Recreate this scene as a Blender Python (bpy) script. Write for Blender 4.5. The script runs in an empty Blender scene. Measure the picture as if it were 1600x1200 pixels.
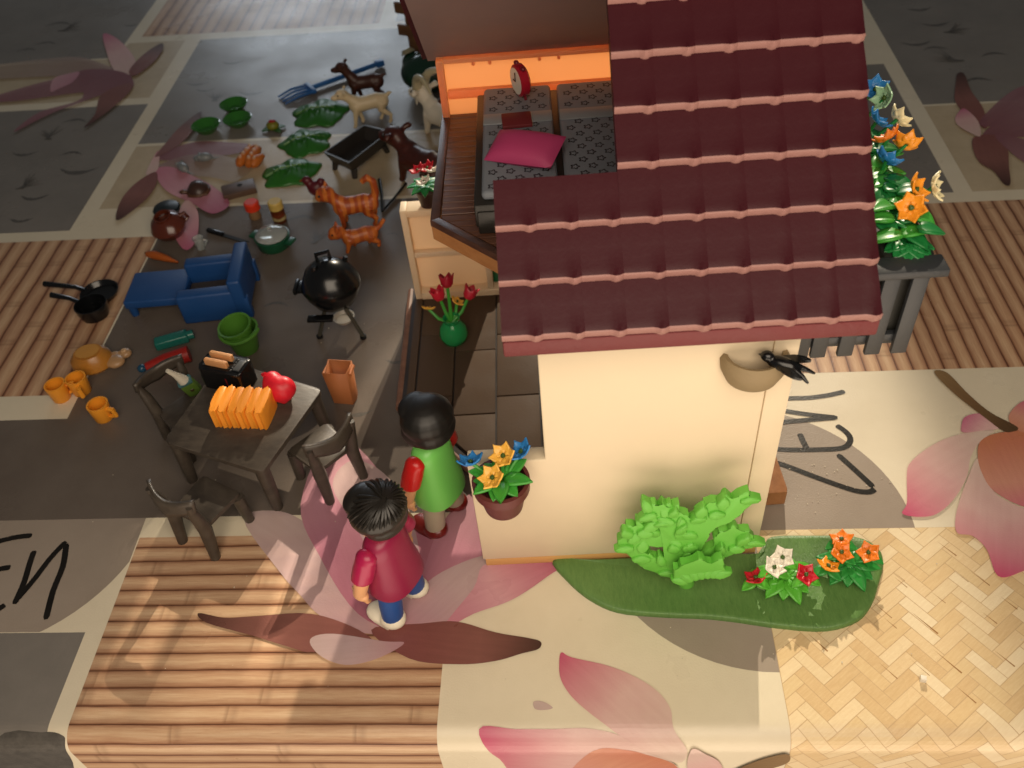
# Toy house and toy household scattered on a printed oilcloth, low sun from behind.
# All helper dimensions are centimetres; S converts them to metres.
import bpy, bmesh, math, random
from mathutils import Vector, Matrix
random.seed(7)
S = 0.01
R = math.radians
scn = bpy.context.scene
col = scn.collection

# ---------------------------------------------------------------- camera
CAM_H, PITCH, ROLL, YAW = 28.54, R(45.53), R(-5.95), R(-5.98)
fw = Vector((math.sin(YAW)*math.cos(PITCH), math.cos(YAW)*math.cos(PITCH), -math.sin(PITCH)))
rt = Vector((math.cos(YAW), -math.sin(YAW), 0)); up = rt.cross(fw)
r2 = math.cos(ROLL)*rt + math.sin(ROLL)*up
u2 = -math.sin(ROLL)*rt + math.cos(ROLL)*up
cam = bpy.data.cameras.new('camera'); cam_o = bpy.data.objects.new('camera', cam); col.objects.link(cam_o)
mw = Matrix((r2, u2, -fw)).transposed().to_4x4(); mw.translation = Vector((0, 0, CAM_H))*S
cam_o.matrix_world = mw
cam.sensor_width = 36; cam.lens = 1410/1600*36; cam.clip_start = 0.01; cam.clip_end = 50
cam.dof.use_dof = True; cam.dof.focus_distance = 0.31; cam.dof.aperture_fstop = 20
scn.camera = cam_o

# ---------------------------------------------------------------- light
world = bpy.data.worlds.new('World'); scn.world = world; world.use_nodes = True
bg = world.node_tree.nodes['Background']; bg.inputs[0].default_value = (0.60, 0.59, 0.57, 1); bg.inputs[1].default_value = 0.10

def aim(o, loc, target):
    o.location = Vector(loc)*S
    o.rotation_euler = (Vector(target)-Vector(loc)).to_track_quat('-Z', 'Y').to_euler()
SUN_DIR = Vector((math.sin(R(9))*math.cos(R(31)), math.cos(R(9))*math.cos(R(31)), math.sin(R(31))))   # towards the low sun behind the house
def sunbeam(name, target, radius, watts, dist=320, blend=0.35, size=1.6):
    l = bpy.data.lights.new(name, 'SPOT'); l.energy = watts; l.color = (1.0, 0.86, 0.66)
    l.spot_size = 2*math.atan(radius/dist); l.spot_blend = blend; l.shadow_soft_size = size*S
    o = bpy.data.objects.new(name, l); col.objects.link(o)
    t = Vector(target); aim(o, t + SUN_DIR*dist, t); return o
def area(name, loc, target, sx, sy, watts, color):
    l = bpy.data.lights.new(name, 'AREA'); l.shape = 'RECTANGLE'; l.size = sx*S; l.size_y = sy*S
    l.energy = watts; l.color = color
    o = bpy.data.objects.new(name, l); col.objects.link(o); aim(o, loc, target); return o
sunbeam('sunbeam_right', (1.0, 24, 6), 22, 430, blend=0.22).scale = (0.64, 1, 1)
sunbeam('sunbeam_table', (-13.2, 24.9, 2.6), 3.4, 420, blend=0.3).scale = (1, 0.36, 1)
def slit(name, p, q, half_w, watts):
    # sunlight through a narrow gap: an elliptical cone that lands as a long streak from p to q
    mid = ((p[0]+q[0])/2, (p[1]+q[1])/2, 0); half = math.hypot(p[0]-q[0], p[1]-q[1])/2*math.sin(R(31))
    o = sunbeam(name, mid, max(half, half_w), watts, blend=0.25, size=0.5)
    o.scale = (half_w/max(half, half_w), 1, 1)
slit('sun_streak_a', (-14.7, 20.71), (-15.66, 14.47), 0.24, 520)
slit('sun_streak_b', (-15.7, 20.03), (-16.65, 13.54), 0.12, 620)
slit('sun_streak_c', (-9.95, 21.7), (-11.28, 16.42), 0.16, 560)
slit('sun_streak_d', (-9.42, 22.99), (-11.75, 15.41), 0.22, 420)
slit('sun_streak_e', (-8.07, 29.72), (-9.2, 23.66), 0.75, 240)
area('sunlit_floor_bounce', (10, -52, -30), (4, 19, 6), 120, 70, 6.8, (1.0, 0.81, 0.62))
area('room_light', (3, -9, 33), (0, 14, 0), 40, 30, 1.75, (1.0, 0.84, 0.66))
area('window_light', (-40, 210, 58), (-8, 60, 0), 80, 36, 5.0, (0.82, 0.91, 1.0))

scn.view_settings.view_transform = 'Standard'; scn.view_settings.look = 'None'
scn.view_settings.exposure = 0.0; scn.view_settings.gamma = 1.0; scn.view_settings.use_curve_mapping = False
scn.render.engine = 'CYCLES'

# ---------------------------------------------------------------- materials
def lin(h):
    h = h.lstrip('#'); c = [int(h[i:i+2], 16)/255 for i in (0, 2, 4)]
    return tuple(v/12.92 if v <= 0.04045 else ((v+0.055)/1.055)**2.4 for v in c) + (1,)
class Nodes:
    def __init__(s, name):
        s.m = bpy.data.materials.new(name); s.m.use_nodes = True
        s.t = s.m.node_tree; s.n = s.t.nodes; s.p = s.n['Principled BSDF']; s.out = s.n['Material Output']
    def add(s, typ, **kw):
        n = s.n.new(typ)
        for k, v in kw.items(): setattr(n, k, v)
        return n
    def link(s, a, b): s.t.links.new(a, b)
    def noise(s, scale, detail=3, vec=None, rough=0.55):
        n = s.add('ShaderNodeTexNoise'); n.inputs['Scale'].default_value = scale; n.inputs['Detail'].default_value = detail
        n.inputs['Roughness'].default_value = rough
        if vec: s.link(vec, n.inputs['Vector'])
        return n
    def ramp(s, fac, stops, interp='LINEAR'):
        r = s.add('ShaderNodeValToRGB'); r.color_ramp.interpolation = interp; e = r.color_ramp.elements
        while len(e) < len(stops): e.new(0.5)
        for el, (p, c) in zip(e, stops): el.position = p; el.color = c
        s.link(fac, r.inputs[0]); return r
    def mix(s, fac, a, b, blend='MIX'):
        m = s.add('ShaderNodeMix'); m.data_type = 'RGBA'; m.blend_type = blend
        for sock, v in ((m.inputs[0], fac), (m.inputs[6], a), (m.inputs[7], b)):
            if hasattr(v, 'links'): s.link(v, sock)
            else: sock.default_value = v
        return m.outputs[2]
    def math(s, op, a, b=0.0, c=0.0):
        m = s.add('ShaderNodeMath'); m.operation = op
        for sock, v in zip(m.inputs, (a, b, c)):
            if hasattr(v, 'links'): s.link(v, sock)
            else: sock.default_value = v
        return m.outputs[0]
    def bump(s, height, strength=0.2, dist=0.0005, prev=None):
        b = s.add('ShaderNodeBump'); b.inputs['Strength'].default_value = strength; b.inputs['Distance'].default_value = dist
        s.link(height, b.inputs['Height'])
        if prev: s.link(prev, b.inputs['Normal'])
        return b.outputs[0]
MATS = {}
def dark(c, k): return (c[0]*k, c[1]*k, c[2]*k, 1)
def plastic(name, hexc, rough=0.38, var=0.12, bump=0.12, scale=900, spec=0.5, sss=0.0, metal=0.0, coat=0.0):
    if name in MATS: return MATS[name]
    N = Nodes(name); c = lin(hexc); tc = N.add('ShaderNodeTexCoord')
    n1 = N.noise(60, 4, tc.outputs['Object']); n2 = N.noise(scale, 3, tc.outputs['Object'])
    N.link(N.mix(n1.outputs[0], dark(c, 1-var), dark(c, 1+var*0.6)), N.p.inputs['Base Color'])
    N.link(N.ramp(n1.outputs[0], [(0.2, (rough*0.8,)*3+(1,)), (0.8, (min(1, rough*1.25),)*3+(1,))]).outputs[0], N.p.inputs['Roughness'])
    N.link(N.bump(n2.outputs[0], bump, 0.0004), N.p.inputs['Normal'])
    N.p.inputs['Specular IOR Level'].default_value = spec; N.p.inputs['Metallic'].default_value = metal
    if coat: N.p.inputs['Coat Weight'].default_value = coat; N.p.inputs['Coat Roughness'].default_value = 0.12
    if sss:
        N.p.inputs['Subsurface Weight'].default_value = sss; N.p.inputs['Subsurface Radius'].default_value = (1, 0.45, 0.2)
        N.p.inputs['Subsurface Scale'].default_value = 0.003
    MATS[name] = N.m; return N.m
def glassy(name, hexc, rough=0.08, alpha=1.0):
    if name in MATS: return MATS[name]
    N = Nodes(name); N.p.inputs['Base Color'].default_value = lin(hexc); N.p.inputs['Roughness'].default_value = rough
    N.p.inputs['Transmission Weight'].default_value = alpha; N.p.inputs['IOR'].default_value = 1.4
    MATS[name] = N.m; return N.m
def translucent(name, hexc, glow, fac):
    N = Nodes(name); c = lin(hexc); tc = N.add('ShaderNodeTexCoord'); n1 = N.noise(80, 3, tc.outputs['Object'])
    N.link(N.mix(n1.outputs[0], dark(c, 0.94), c), N.p.inputs['Base Color']); N.p.inputs['Roughness'].default_value = 0.5
    tr = N.add('ShaderNodeBsdfTranslucent'); tr.inputs[0].default_value = lin(glow)
    mx = N.add('ShaderNodeMixShader'); mx.inputs[0].default_value = fac
    N.link(N.p.outputs[0], mx.inputs[1]); N.link(tr.outputs[0], mx.inputs[2]); N.link(mx.outputs[0], N.out.inputs[0])
    MATS[name] = N.m; return N.m

def cloth_finish(N, color_socket):
    """printed oilcloth: thin glossy vinyl with a fine weave and long soft waves"""
    geo = N.add('ShaderNodeNewGeometry')
    w = N.noise(9, 2, geo.outputs['Position']); f = N.noise(1500, 2, geo.outputs['Position'])
    b1 = N.bump(w.outputs[0], 0.35, 0.006); b2 = N.bump(f.outputs[0], 0.25, 0.0003, b1)
    sm = N.noise(26, 4, geo.outputs['Position'])
    N.link(N.ramp(sm.outputs[0], [(0.25, (0.24,)*3+(1,)), (0.75, (0.38,)*3+(1,))]).outputs[0], N.p.inputs['Roughness'])
    N.link(b2, N.p.inputs['Normal']); N.p.inputs['Specular IOR Level'].default_value = 0.34
    N.link(color_socket, N.p.inputs['Base Color'])
def print_flat(name, c1, c2, scale=40):
    if name in MATS: return MATS[name]
    N = Nodes(name); geo = N.add('ShaderNodeNewGeometry'); n = N.noise(scale, 5, geo.outputs['Position'], 0.65)
    cloth_finish(N, N.ramp(n.outputs[0], [(0.3, lin(c1)), (0.7, lin(c2))]).outputs[0]); MATS[name] = N.m; return N.m
def print_petal(name, base, mid, tip, vein=0.45, alpha=1.0):
    """printed petal: u runs from the flower's heart to the petal tip, v across it"""
    N = Nodes(name); uv = N.add('ShaderNodeUVMap'); sep = N.add('ShaderNodeSeparateXYZ'); N.link(uv.outputs[0], sep.inputs[0])
    r = N.ramp(sep.outputs[0], [(0.0, lin(base)), (0.55, lin(mid)), (1.0, lin(tip))])
    cmb = N.add('ShaderNodeCombineXYZ'); N.link(N.math('MULTIPLY', sep.outputs[0], 2.0), cmb.inputs[0]); N.link(N.math('MULTIPLY', sep.outputs[1], 26.0), cmb.inputs[1])
    v = N.noise(1.0, 3, cmb.outputs[0]); geo = N.add('ShaderNodeNewGeometry'); big = N.noise(70, 3, geo.outputs['Position'])
    c = N.mix(N.math('MULTIPLY', v.outputs[0], vein), r.outputs[0], lin('#ffffff'), 'SOFT_LIGHT')
    c = N.mix(N.math('MULTIPLY', big.outputs[0], 0.35), c, lin(tip), 'MIX')
    cloth_finish(N, c); N.p.inputs['Alpha'].default_value = alpha; MATS[name] = N.m; return N.m
def print_bamboo(name, tint):
    """printed bamboo poles: v counts poles, u is length along the pole in cm"""
    N = Nodes(name); uv = N.add('ShaderNodeUVMap'); sep = N.add('ShaderNodeSeparateXYZ'); N.link(uv.outputs[0], sep.inputs[0])
    geo = N.add('ShaderNodeNewGeometry')
    wob = N.noise(30, 2, geo.outputs['Position'])
    v = N.math('ADD', sep.outputs[1], N.math('MULTIPLY', N.math('SUBTRACT', wob.outputs[0], 0.5), 0.16))
    fr = N.math('FRACT', v); idx = N.math('FLOOR', v)
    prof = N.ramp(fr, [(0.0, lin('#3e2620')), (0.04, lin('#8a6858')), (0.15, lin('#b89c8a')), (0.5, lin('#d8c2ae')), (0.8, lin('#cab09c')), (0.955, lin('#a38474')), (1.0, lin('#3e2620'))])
    wn = N.add('ShaderNodeTexWhiteNoise'); wn.noise_dimensions = '1D'; N.link(idx, wn.inputs['W'])
    c = N.mix(0.5, prof.outputs[0], N.ramp(wn.outputs[0], [(0, lin('#d8c0b0')), (0.5, lin('#fff4e4')), (1, lin('#e8cdb8'))]).outputs[0], 'MULTIPLY')
    cmb = N.add('ShaderNodeCombineXYZ'); N.link(N.math('MULTIPLY', sep.outputs[0], 0.5), cmb.inputs[0]); N.link(N.math('MULTIPLY', v, 5.0), cmb.inputs[1])
    st = N.noise(1.3, 5, cmb.outputs[0], 0.7)
    c = N.mix(0.7, c, N.ramp(st.outputs[0], [(0.25, lin('#8a6a52')), (0.5, lin('#c8b49a')), (0.75, lin('#efe4d0'))]).outputs[0], 'SOFT_LIGHT')
    # joints: a thin dark ring at a different place on every pole
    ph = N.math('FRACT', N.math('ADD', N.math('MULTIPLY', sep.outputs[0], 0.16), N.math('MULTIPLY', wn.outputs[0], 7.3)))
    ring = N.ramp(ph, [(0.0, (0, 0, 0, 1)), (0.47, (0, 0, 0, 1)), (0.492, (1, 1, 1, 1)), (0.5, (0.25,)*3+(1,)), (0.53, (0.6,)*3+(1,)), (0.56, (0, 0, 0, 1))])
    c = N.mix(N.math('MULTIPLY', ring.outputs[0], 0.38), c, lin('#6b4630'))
    c = N.mix(0.35, c, lin(tint), 'MULTIPLY')
    cloth_finish(N, c); MATS[name] = N.m; return N.m
def print_weave(name):
    N = Nodes(name); at = N.add('ShaderNodeVertexColor'); at.layer_name = 'Col'
    uv = N.add('ShaderNodeUVMap'); mp = N.add('ShaderNodeMapping'); N.link(uv.outputs[0], mp.inputs[0]); mp.inputs['Scale'].default_value = (1.2, 9, 1)
    st = N.noise(1.5, 5, mp.outputs[0], 0.7)
    c = N.mix(0.5, at.outputs[0], N.ramp(st.outputs[0], [(0.2, lin('#a08468')), (0.55, lin('#cfc0ac')), (0.8, lin('#f2ead8'))]).outputs[0], 'SOFT_LIGHT')
    cloth_finish(N, c); MATS[name] = N.m; return N.m
def wood(name, c1, c2, sx=4, sy=60, rough=0.5):
    if name in MATS: return MATS[name]
    N = Nodes(name); tc = N.add('ShaderNodeTexCoord'); mp = N.add('ShaderNodeMapping'); N.link(tc.outputs['Object'], mp.inputs[0])
    mp.inputs['Scale'].default_value = (sx*10, sy*10, sy*10); n = N.noise(1.0, 5, mp.outputs[0], 0.65)
    N.link(N.ramp(n.outputs[0], [(0.3, lin(c1)), (0.7, lin(c2))]).outputs[0], N.p.inputs['Base Color'])
    N.p.inputs['Roughness'].default_value = rough; N.link(N.bump(n.outputs[0], 0.3, 0.0004), N.p.inputs['Normal'])
    MATS[name] = N.m; return N.m
def striped(name, c1, c2, scale, axis='X'):
    N = Nodes(name); tc = N.add('ShaderNodeTexCoord'); w = N.add('ShaderNodeTexWave'); w.bands_direction = axis
    N.link(tc.outputs['Object'], w.inputs['Vector']); w.inputs['Scale'].default_value = scale; w.inputs['Distortion'].default_value = 3.5
    w.inputs['Detail'].default_value = 2; w.inputs['Detail Scale'].default_value = 1.2
    N.link(N.ramp(w.outputs[1], [(0.35, lin(c1)), (0.65, lin(c2))]).outputs[0], N.p.inputs['Base Color'])
    N.p.inputs['Roughness'].default_value = 0.42; MATS[name] = N.m; return N.m

# ---------------------------------------------------------------- mesh helpers
class B:
    """collects shapes (in cm) into one mesh"""
    def __init__(s): s.bm = bmesh.new()
    def _fin(s, vs, M):
        if M is not None: bmesh.ops.transform(s.bm, matrix=M, verts=vs)
        return vs
    def box(s, x0, x1, y0, y1, z0, z1, bev=0, M=None, seg=2):
        vs = [s.bm.verts.new(p) for p in ((x0,y0,z0),(x1,y0,z0),(x1,y1,z0),(x0,y1,z0),(x0,y0,z1),(x1,y0,z1),(x1,y1,z1),(x0,y1,z1))]
        fs = [s.bm.faces.new([vs[i] for i in f]) for f in ((0,3,2,1),(4,5,6,7),(0,1,5,4),(1,2,6,5),(2,3,7,6),(3,0,4,7))]
        if bev:
            es = list({e for f in fs for e in f.edges})
            r = bmesh.ops.bevel(s.bm, geom=es, offset=bev, segments=seg, affect='EDGES', profile=0.5)
            vs = list({v for f in r['faces'] for v in f.verts} | {v for v in vs if v.is_valid})
        return s._fin(vs, M)
    def prism(s, pts, z0, z1, bev=0, M=None, seg=2):
        a = sum(p[0]*q[1]-q[0]*p[1] for p, q in zip(pts, pts[1:]+pts[:1]))
        if a < 0: pts = pts[::-1]
        lo = [s.bm.verts.new((x, y, z0)) for x, y in pts]; hi = [s.bm.verts.new((x, y, z1)) for x, y in pts]
        fs = [s.bm.faces.new(lo[::-1]), s.bm.faces.new(hi)]; n = len(pts)
        for i in range(n): fs.append(s.bm.faces.new((lo[i], lo[(i+1) % n], hi[(i+1) % n], hi[i])))
        vs = lo+hi
        if bev:
            es = [e for e in fs[1].edges]
            r = bmesh.ops.bevel(s.bm, geom=es, offset=bev, segments=seg, affect='EDGES', profile=0.5)
            vs = list({v for f in r['faces'] for v in f.verts} | {v for v in vs if v.is_valid})
        return s._fin(vs, M)
    def tube(s, pts, rad, n=10, M=None, flat=1.0):
        pts = [Vector(p) for p in pts]; rad = rad if isinstance(rad, (list, tuple)) else [rad]*len(pts)
        rings = []; allv = []; ref = None
        for i, p in enumerate(pts):
            t = (pts[min(i+1, len(pts)-1)]-pts[max(i-1, 0)]).normalized()
            if ref is None: ref = t.orthogonal().normalized()
            ref = (ref - t*ref.dot(t)).normalized(); b = t.cross(ref)
            ring = [s.bm.verts.new(p + (ref*math.cos(2*math.pi*k/n) + b*math.sin(2*math.pi*k/n)*flat)*rad[i]) for k in range(n)]
            rings.append(ring); allv += ring
        for a, c in zip(rings, rings[1:]):
            for k in range(n): s.bm.faces.new((a[k], a[(k+1) % n], c[(k+1) % n], c[k]))
        s.bm.faces.new(rings[0][::-1]); s.bm.faces.new(rings[-1])
        return s._fin(allv, M)
    def lathe(s, prof, n=28, M=None, sweep=1.0):
        full = sweep >= 0.999; m = n if full else n+1; rings = []; allv = []
        for r, z in prof:
            ring = [s.bm.verts.new((r*math.cos(2*math.pi*sweep*k/n), r*math.sin(2*math.pi*sweep*k/n), z)) for k in range(m)]
            rings.append(ring); allv += ring
        for a, c in zip(rings, rings[1:]):
            for k in range(n if full else n): s.bm.faces.new((a[k % m], a[(k+1) % m], c[(k+1) % m], c[k % m]))
        if full:
            if prof[0][0] > 1e-4: s.bm.faces.new(rings[0][::-1])
            if prof[-1][0] > 1e-4: s.bm.faces.new(rings[-1])
        bmesh.ops.remove_doubles(s.bm, verts=allv, dist=1e-4)
        return s._fin([v for v in allv if v.is_valid], M)
    def ell(s, c, r, M=None, u=16, v=10):
        if not isinstance(r, (tuple, list)): r = (r, r, r)
        T = Matrix.Translation(c) @ Matrix.Diagonal((r[0], r[1], r[2], 1))
        if M is not None: T = M @ T
        return bmesh.ops.create_uvsphere(s.bm, u_segments=u, v_segments=v, radius=1.0, matrix=T)['verts']
    def grid(s, f, nu, nv):
        g = [[s.bm.verts.new(f(i/nu, j/nv)) for j in range(nv+1)] for i in range(nu+1)]
        for i in range(nu):
            for j in range(nv): s.bm.faces.new((g[i][j], g[i+1][j], g[i+1][j+1], g[i][j+1]))
        return g
    def mesh(s, name, ang=40):
        bmesh.ops.recalc_face_normals(s.bm, faces=s.bm.faces[:])
        bmesh.ops.scale(s.bm, vec=(S, S, S), verts=s.bm.verts[:])
        me = bpy.data.meshes.new(name); s.bm.to_mesh(me); s.bm.free()
        me.polygons.foreach_set('use_smooth', [True]*len(me.polygons)); me.set_sharp_from_angle(angle=R(ang))
        return me
    def obj(s, name, mat, parent=None, ang=40, label=None, solid=0, remesh=0, subsurf=0):
        me = s.mesh(name, ang); return put(name, me, mat, parent, label=label, solid=solid, remesh=remesh, subsurf=subsurf)
def put(name, me, mat, parent=None, loc=None, rot=None, scale=None, label=None, solid=0, remesh=0, subsurf=0):
    o = bpy.data.objects.new(name, me); col.objects.link(o)
    if mat and not me.materials: me.materials.append(mat)
    o.parent = parent
    if loc is not None: o.location = Vector(loc)*S
    if rot is not None: o.rotation_euler = rot
    if scale is not None: o.scale = scale
    if label: o['label'] = label
    if remesh:
        m = o.modifiers.new('remesh', 'REMESH'); m.mode = 'VOXEL'; m.voxel_size = remesh*S; m.use_smooth_shade = True
        m = o.modifiers.new('smooth', 'SMOOTH'); m.factor = 0.6; m.iterations = 12
    if solid:
        m = o.modifiers.new('thick', 'SOLIDIFY'); m.thickness = solid*S; m.offset = 0
    if subsurf:
        m = o.modifiers.new('sub', 'SUBSURF'); m.levels = subsurf; m.render_levels = subsurf
    return o
def tag(o, label, cat, group=None, kind=None):
    o['label'] = label; o['category'] = cat
    if group: o['group'] = group
    if kind: o['kind'] = kind
    return o
def thing(name, label, cat, loc=(0, 0, 0), rz=0, group=None, rot=None):
    o = bpy.data.objects.new(name, None); col.objects.link(o); o.empty_display_size = 0.01
    l = tuple(loc) + (0,)*(3-len(loc)); o.location = Vector(l)*S
    o.rotation_euler = rot if rot else (0, 0, R(rz)); return tag(o, label, cat, group)
def smooth_loop(pts, k=5, closed=True):
    out = []; n = len(pts); rng = n if closed else n-1
    for i in range(rng):
        if closed: p0, p1, p2, p3 = (pts[(i+j-1) % n] for j in range(4))
        else: p0, p1, p2, p3 = pts[max(i-1, 0)], pts[i], pts[i+1], pts[min(i+2, n-1)]
        for j in range(k):
            t = j/k
            out.append(tuple(0.5*(2*b + (c-a)*t + (2*a-5*b+4*c-d)*t*t + (3*b-a-3*c+d)*t**3) for a, b, c, d in zip(p0, p1, p2, p3)))
    if not closed: out.append(tuple(pts[-1]))
    return out
def clip_poly(poly, a, b):
    """keep the part of a polygon left of the line a->b"""
    out = []; side = lambda p: (b[0]-a[0])*(p[1]-a[1])-(b[1]-a[1])*(p[0]-a[0])
    for p, q in zip(poly, poly[1:]+poly[:1]):
        sp, sq = side(p), side(q)
        if sp >= 0: out.append(p)
        if sp*sq < 0: t = sp/(sp-sq); out.append((p[0]+t*(q[0]-p[0]), p[1]+t*(q[1]-p[1])))
    return out
def RZ(a): return Matrix.Rotation(R(a), 4, 'Z')
def RX(a): return Matrix.Rotation(R(a), 4, 'X')
def RY(a): return Matrix.Rotation(R(a), 4, 'Y')
def T(x, y, z): return Matrix.Translation((x, y, z))

# ---------------------------------------------------------------- the printed tablecloth
EDGE, FOLD = 12.6, 0.75
def on_cloth(x, v, off):
    a = EDGE - v
    if a <= 0: return Vector((x, v, off))
    q = FOLD*math.pi/2
    if a < q:
        t = a/FOLD; return Vector((x, EDGE-(FOLD+off)*math.sin(t), -FOLD+(FOLD+off)*math.cos(t)))
    return Vector((x, EDGE-FOLD-off, -FOLD-(a-q)))
CUTS = [EDGE-FOLD*math.pi/2*k/9 for k in range(10)]
m_white = print_flat('oilcloth_cream', '#d3c7ae', '#dfd4bc', 14)
b = B()
vs = [130, 100, 70, 40, 20] + CUTS + [-14]
b.grid(lambda i, j: on_cloth(-75 + 150*i, vs[round(j*(len(vs)-1))], 0), 30, len(vs)-1)
cloth = b.obj('tablecloth', m_white, ang=80); tag(cloth, 'glossy printed oilcloth with bamboo, lotus and zen panels', 'tablecloth', kind='structure')

def sheet(name, polys, layer, mat, uvf=None, colors=None, label=None):
    bm = bmesh.new(); uvl = bm.loops.layers.uv.new('UVMap'); cl = bm.loops.layers.float_color.new('Col') if colors else None
    for i, poly in enumerate(polys):
        f = bm.faces.new([bm.verts.new((x, y, 0)) for x, y in poly])
        if f.calc_area() < 1e-5: bm.faces.remove(f); continue
        f.normal_update()
        if f.normal.z < 0: f.normal_flip()
        for l in f.loops:
            x, y = l.vert.co.x, l.vert.co.y
            l[uvl].uv = uvf(i, x, y) if uvf else (x, y)
            if cl: l[cl] = colors[i]
    if any(v.co.y < EDGE for v in bm.verts):
        for c in CUTS:
            bmesh.ops.bisect_plane(bm, geom=bm.verts[:]+bm.edges[:]+bm.faces[:], plane_co=(0, c, 0), plane_no=(0, 1, 0))
    for v in bm.verts: v.co = on_cloth(v.co.x, v.co.y, 0.0028*layer)*S
    me = bpy.data.meshes.new(name); bm.to_mesh(me); bm.free()
    o = bpy.data.objects.new(name, me); col.objects.link(o); me.materials.append(mat); o.parent = cloth
    if label: o['label'] = label
    return o
def rect(x0, x1, y0, y1): return [(x0, y0), (x1, y0), (x1, y1), (x0, y1)]
def disc(cx, cy, r, n=72): return [(cx+r*math.cos(2*math.pi*k/n), cy+r*math.sin(2*math.pi*k/n)) for k in range(n)]
m_grey = print_flat('print_grey_stone', '#75706a', '#837d76', 25)
m_grey2 = print_flat('print_grey_sand', '#5f554d', '#6c6259', 22)
m_tan = print_flat('print_tan_mat', '#b3a184', '#c2b194', 60)
m_disc = print_flat('print_grey_disc', '#928578', '#9d9083', 20)
m_ink = print_flat('print_ink', '#151310', '#221e1a', 60)
m_mark = print_flat('print_dark_mark', '#4a4743', '#5f5b56', 300)
for r_ in (rect(-62, -33.3, 62.6, 95), rect(-62, -28.4, 41, 55.3), rect(-27.4, -3.4, 50.1, 64.8), rect(-62, -18.1, -8, 15.9),
           rect(-12.8, 20, 66, 100), rect(-3, 20, 41, 55.4), rect(20.95, 62, 50.1, 100)):
    sheet('grey_panel', [r_], 1, m_grey)
for r_ in (rect(-22.9, -3, 20.95, 42.7), rect(-52, -22.9, 20.95, 26.5)):
    sheet('sand_panel', [r_], 1, m_grey2)
for r_ in (rect(-62, -28.6, 56.2, 62.4), rect(-33, -28.6, 62.42, 64.9), rect(-27.4, -3.4, 43, 49.8), rect(20.95, 62, 41, 49.9)):
    sheet('tan_mat_panel', [r_], 1, m_tan)
m_bam = print_bamboo('print_bamboo_brown', '#cdb69c')
m_bam2 = print_bamboo('print_bamboo_light', '#c4bbb0')
def bamboo(x0, x1, y0, y1, along, w, mat):
    f = (lambda i, x, y: (x, (y+40)/w)) if along == 'x' else (lambda i, x, y: (y, (x+80)/w))
    sheet('bamboo_panel', [rect(x0, x1, y0, y1)], 1, mat, uvf=f)
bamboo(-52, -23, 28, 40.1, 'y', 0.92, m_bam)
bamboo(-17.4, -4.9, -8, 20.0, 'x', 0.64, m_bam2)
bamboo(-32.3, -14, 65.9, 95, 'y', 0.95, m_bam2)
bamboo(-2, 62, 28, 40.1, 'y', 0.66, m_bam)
low = clip_poly(clip_poly(disc(-23, 20.9, 5.9), (-60, 20.95), (-61, 20.95)), (-17.45, 0), (-17.45, 1))
sheet('grey_disc', [clip_poly(low, (-60, 15.93), (-50, 15.93))], 1, m_disc)
sheet('grey_disc', [disc(6.35, 20.1, 5.9)], 1, m_disc)
# woven mat print: herringbone strands
W_, NB = 0.43, 3
polys, cols = [], []
ca, sa = math.cos(R(38)), math.sin(R(38))
tones = [lin(h) for h in ('#d9c6a4', '#decbaa', '#d4be98', '#d8c29e', '#cdb48e', '#e0d0b2', '#d3bb94')]
for i in range(-90, 90):
    for j in range(-19, 20):
        for hv in (0, 1):
            g = 0.03
            if hv == 0: q = rect(i+2*NB*j+g, i+2*NB*j+NB-g, i+g, i+1-g)
            else: q = rect(i+NB+2*NB*j+g, i+NB+2*NB*j+1-g, i-NB+1+g, i+1-g)
            q = [((x*ca-y*sa)*W_+22, (x*sa+y*ca)*W_+8) for x, y in q]
            if max(p[0] for p in q) < 6.3 or min(p[0] for p in q) > 40 or max(p[1] for p in q) < -7 or min(p[1] for p in q) > 19.9: continue
            q = clip_poly(q, (6.38, 5), (6.38, 0)); q = clip_poly(q, (10, 19.84), (0, 19.84)) if q else q
            if len(q) >= 3: polys.append(q); cols.append(random.choice(tones))
sheet('woven_panel', [rect(6.36, 40, -8, 19.85)], 2, print_flat('print_weave_gap', '#b89a74', '#c8ac86', 40))
sheet('woven_strands', polys, 3, print_weave('print_weave'), colors=cols, uvf=lambda i, x, y: ((x*ca+y*sa), (-x*sa+y*ca)))
# short dark slits where strands dive under
sl = []
for _ in range(60):
    x, y = random.uniform(7, 26), random.uniform(6, 19.4); a = R(38+90); l = random.uniform(0.25, 0.55); w = random.uniform(0.012, 0.035)
    dx, dy = math.cos(a)*l, math.sin(a)*l
    sl.append([(x-dx-dy*w*2, y-dy+dx*w*2), (x-dx+dy*w*2, y-dy-dx*w*2), (x+dx, y+dy)])
sheet('woven_slits', sl, 4, print_flat('print_weave_slit', '#8a6038', '#a37a4c', 200))

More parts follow.
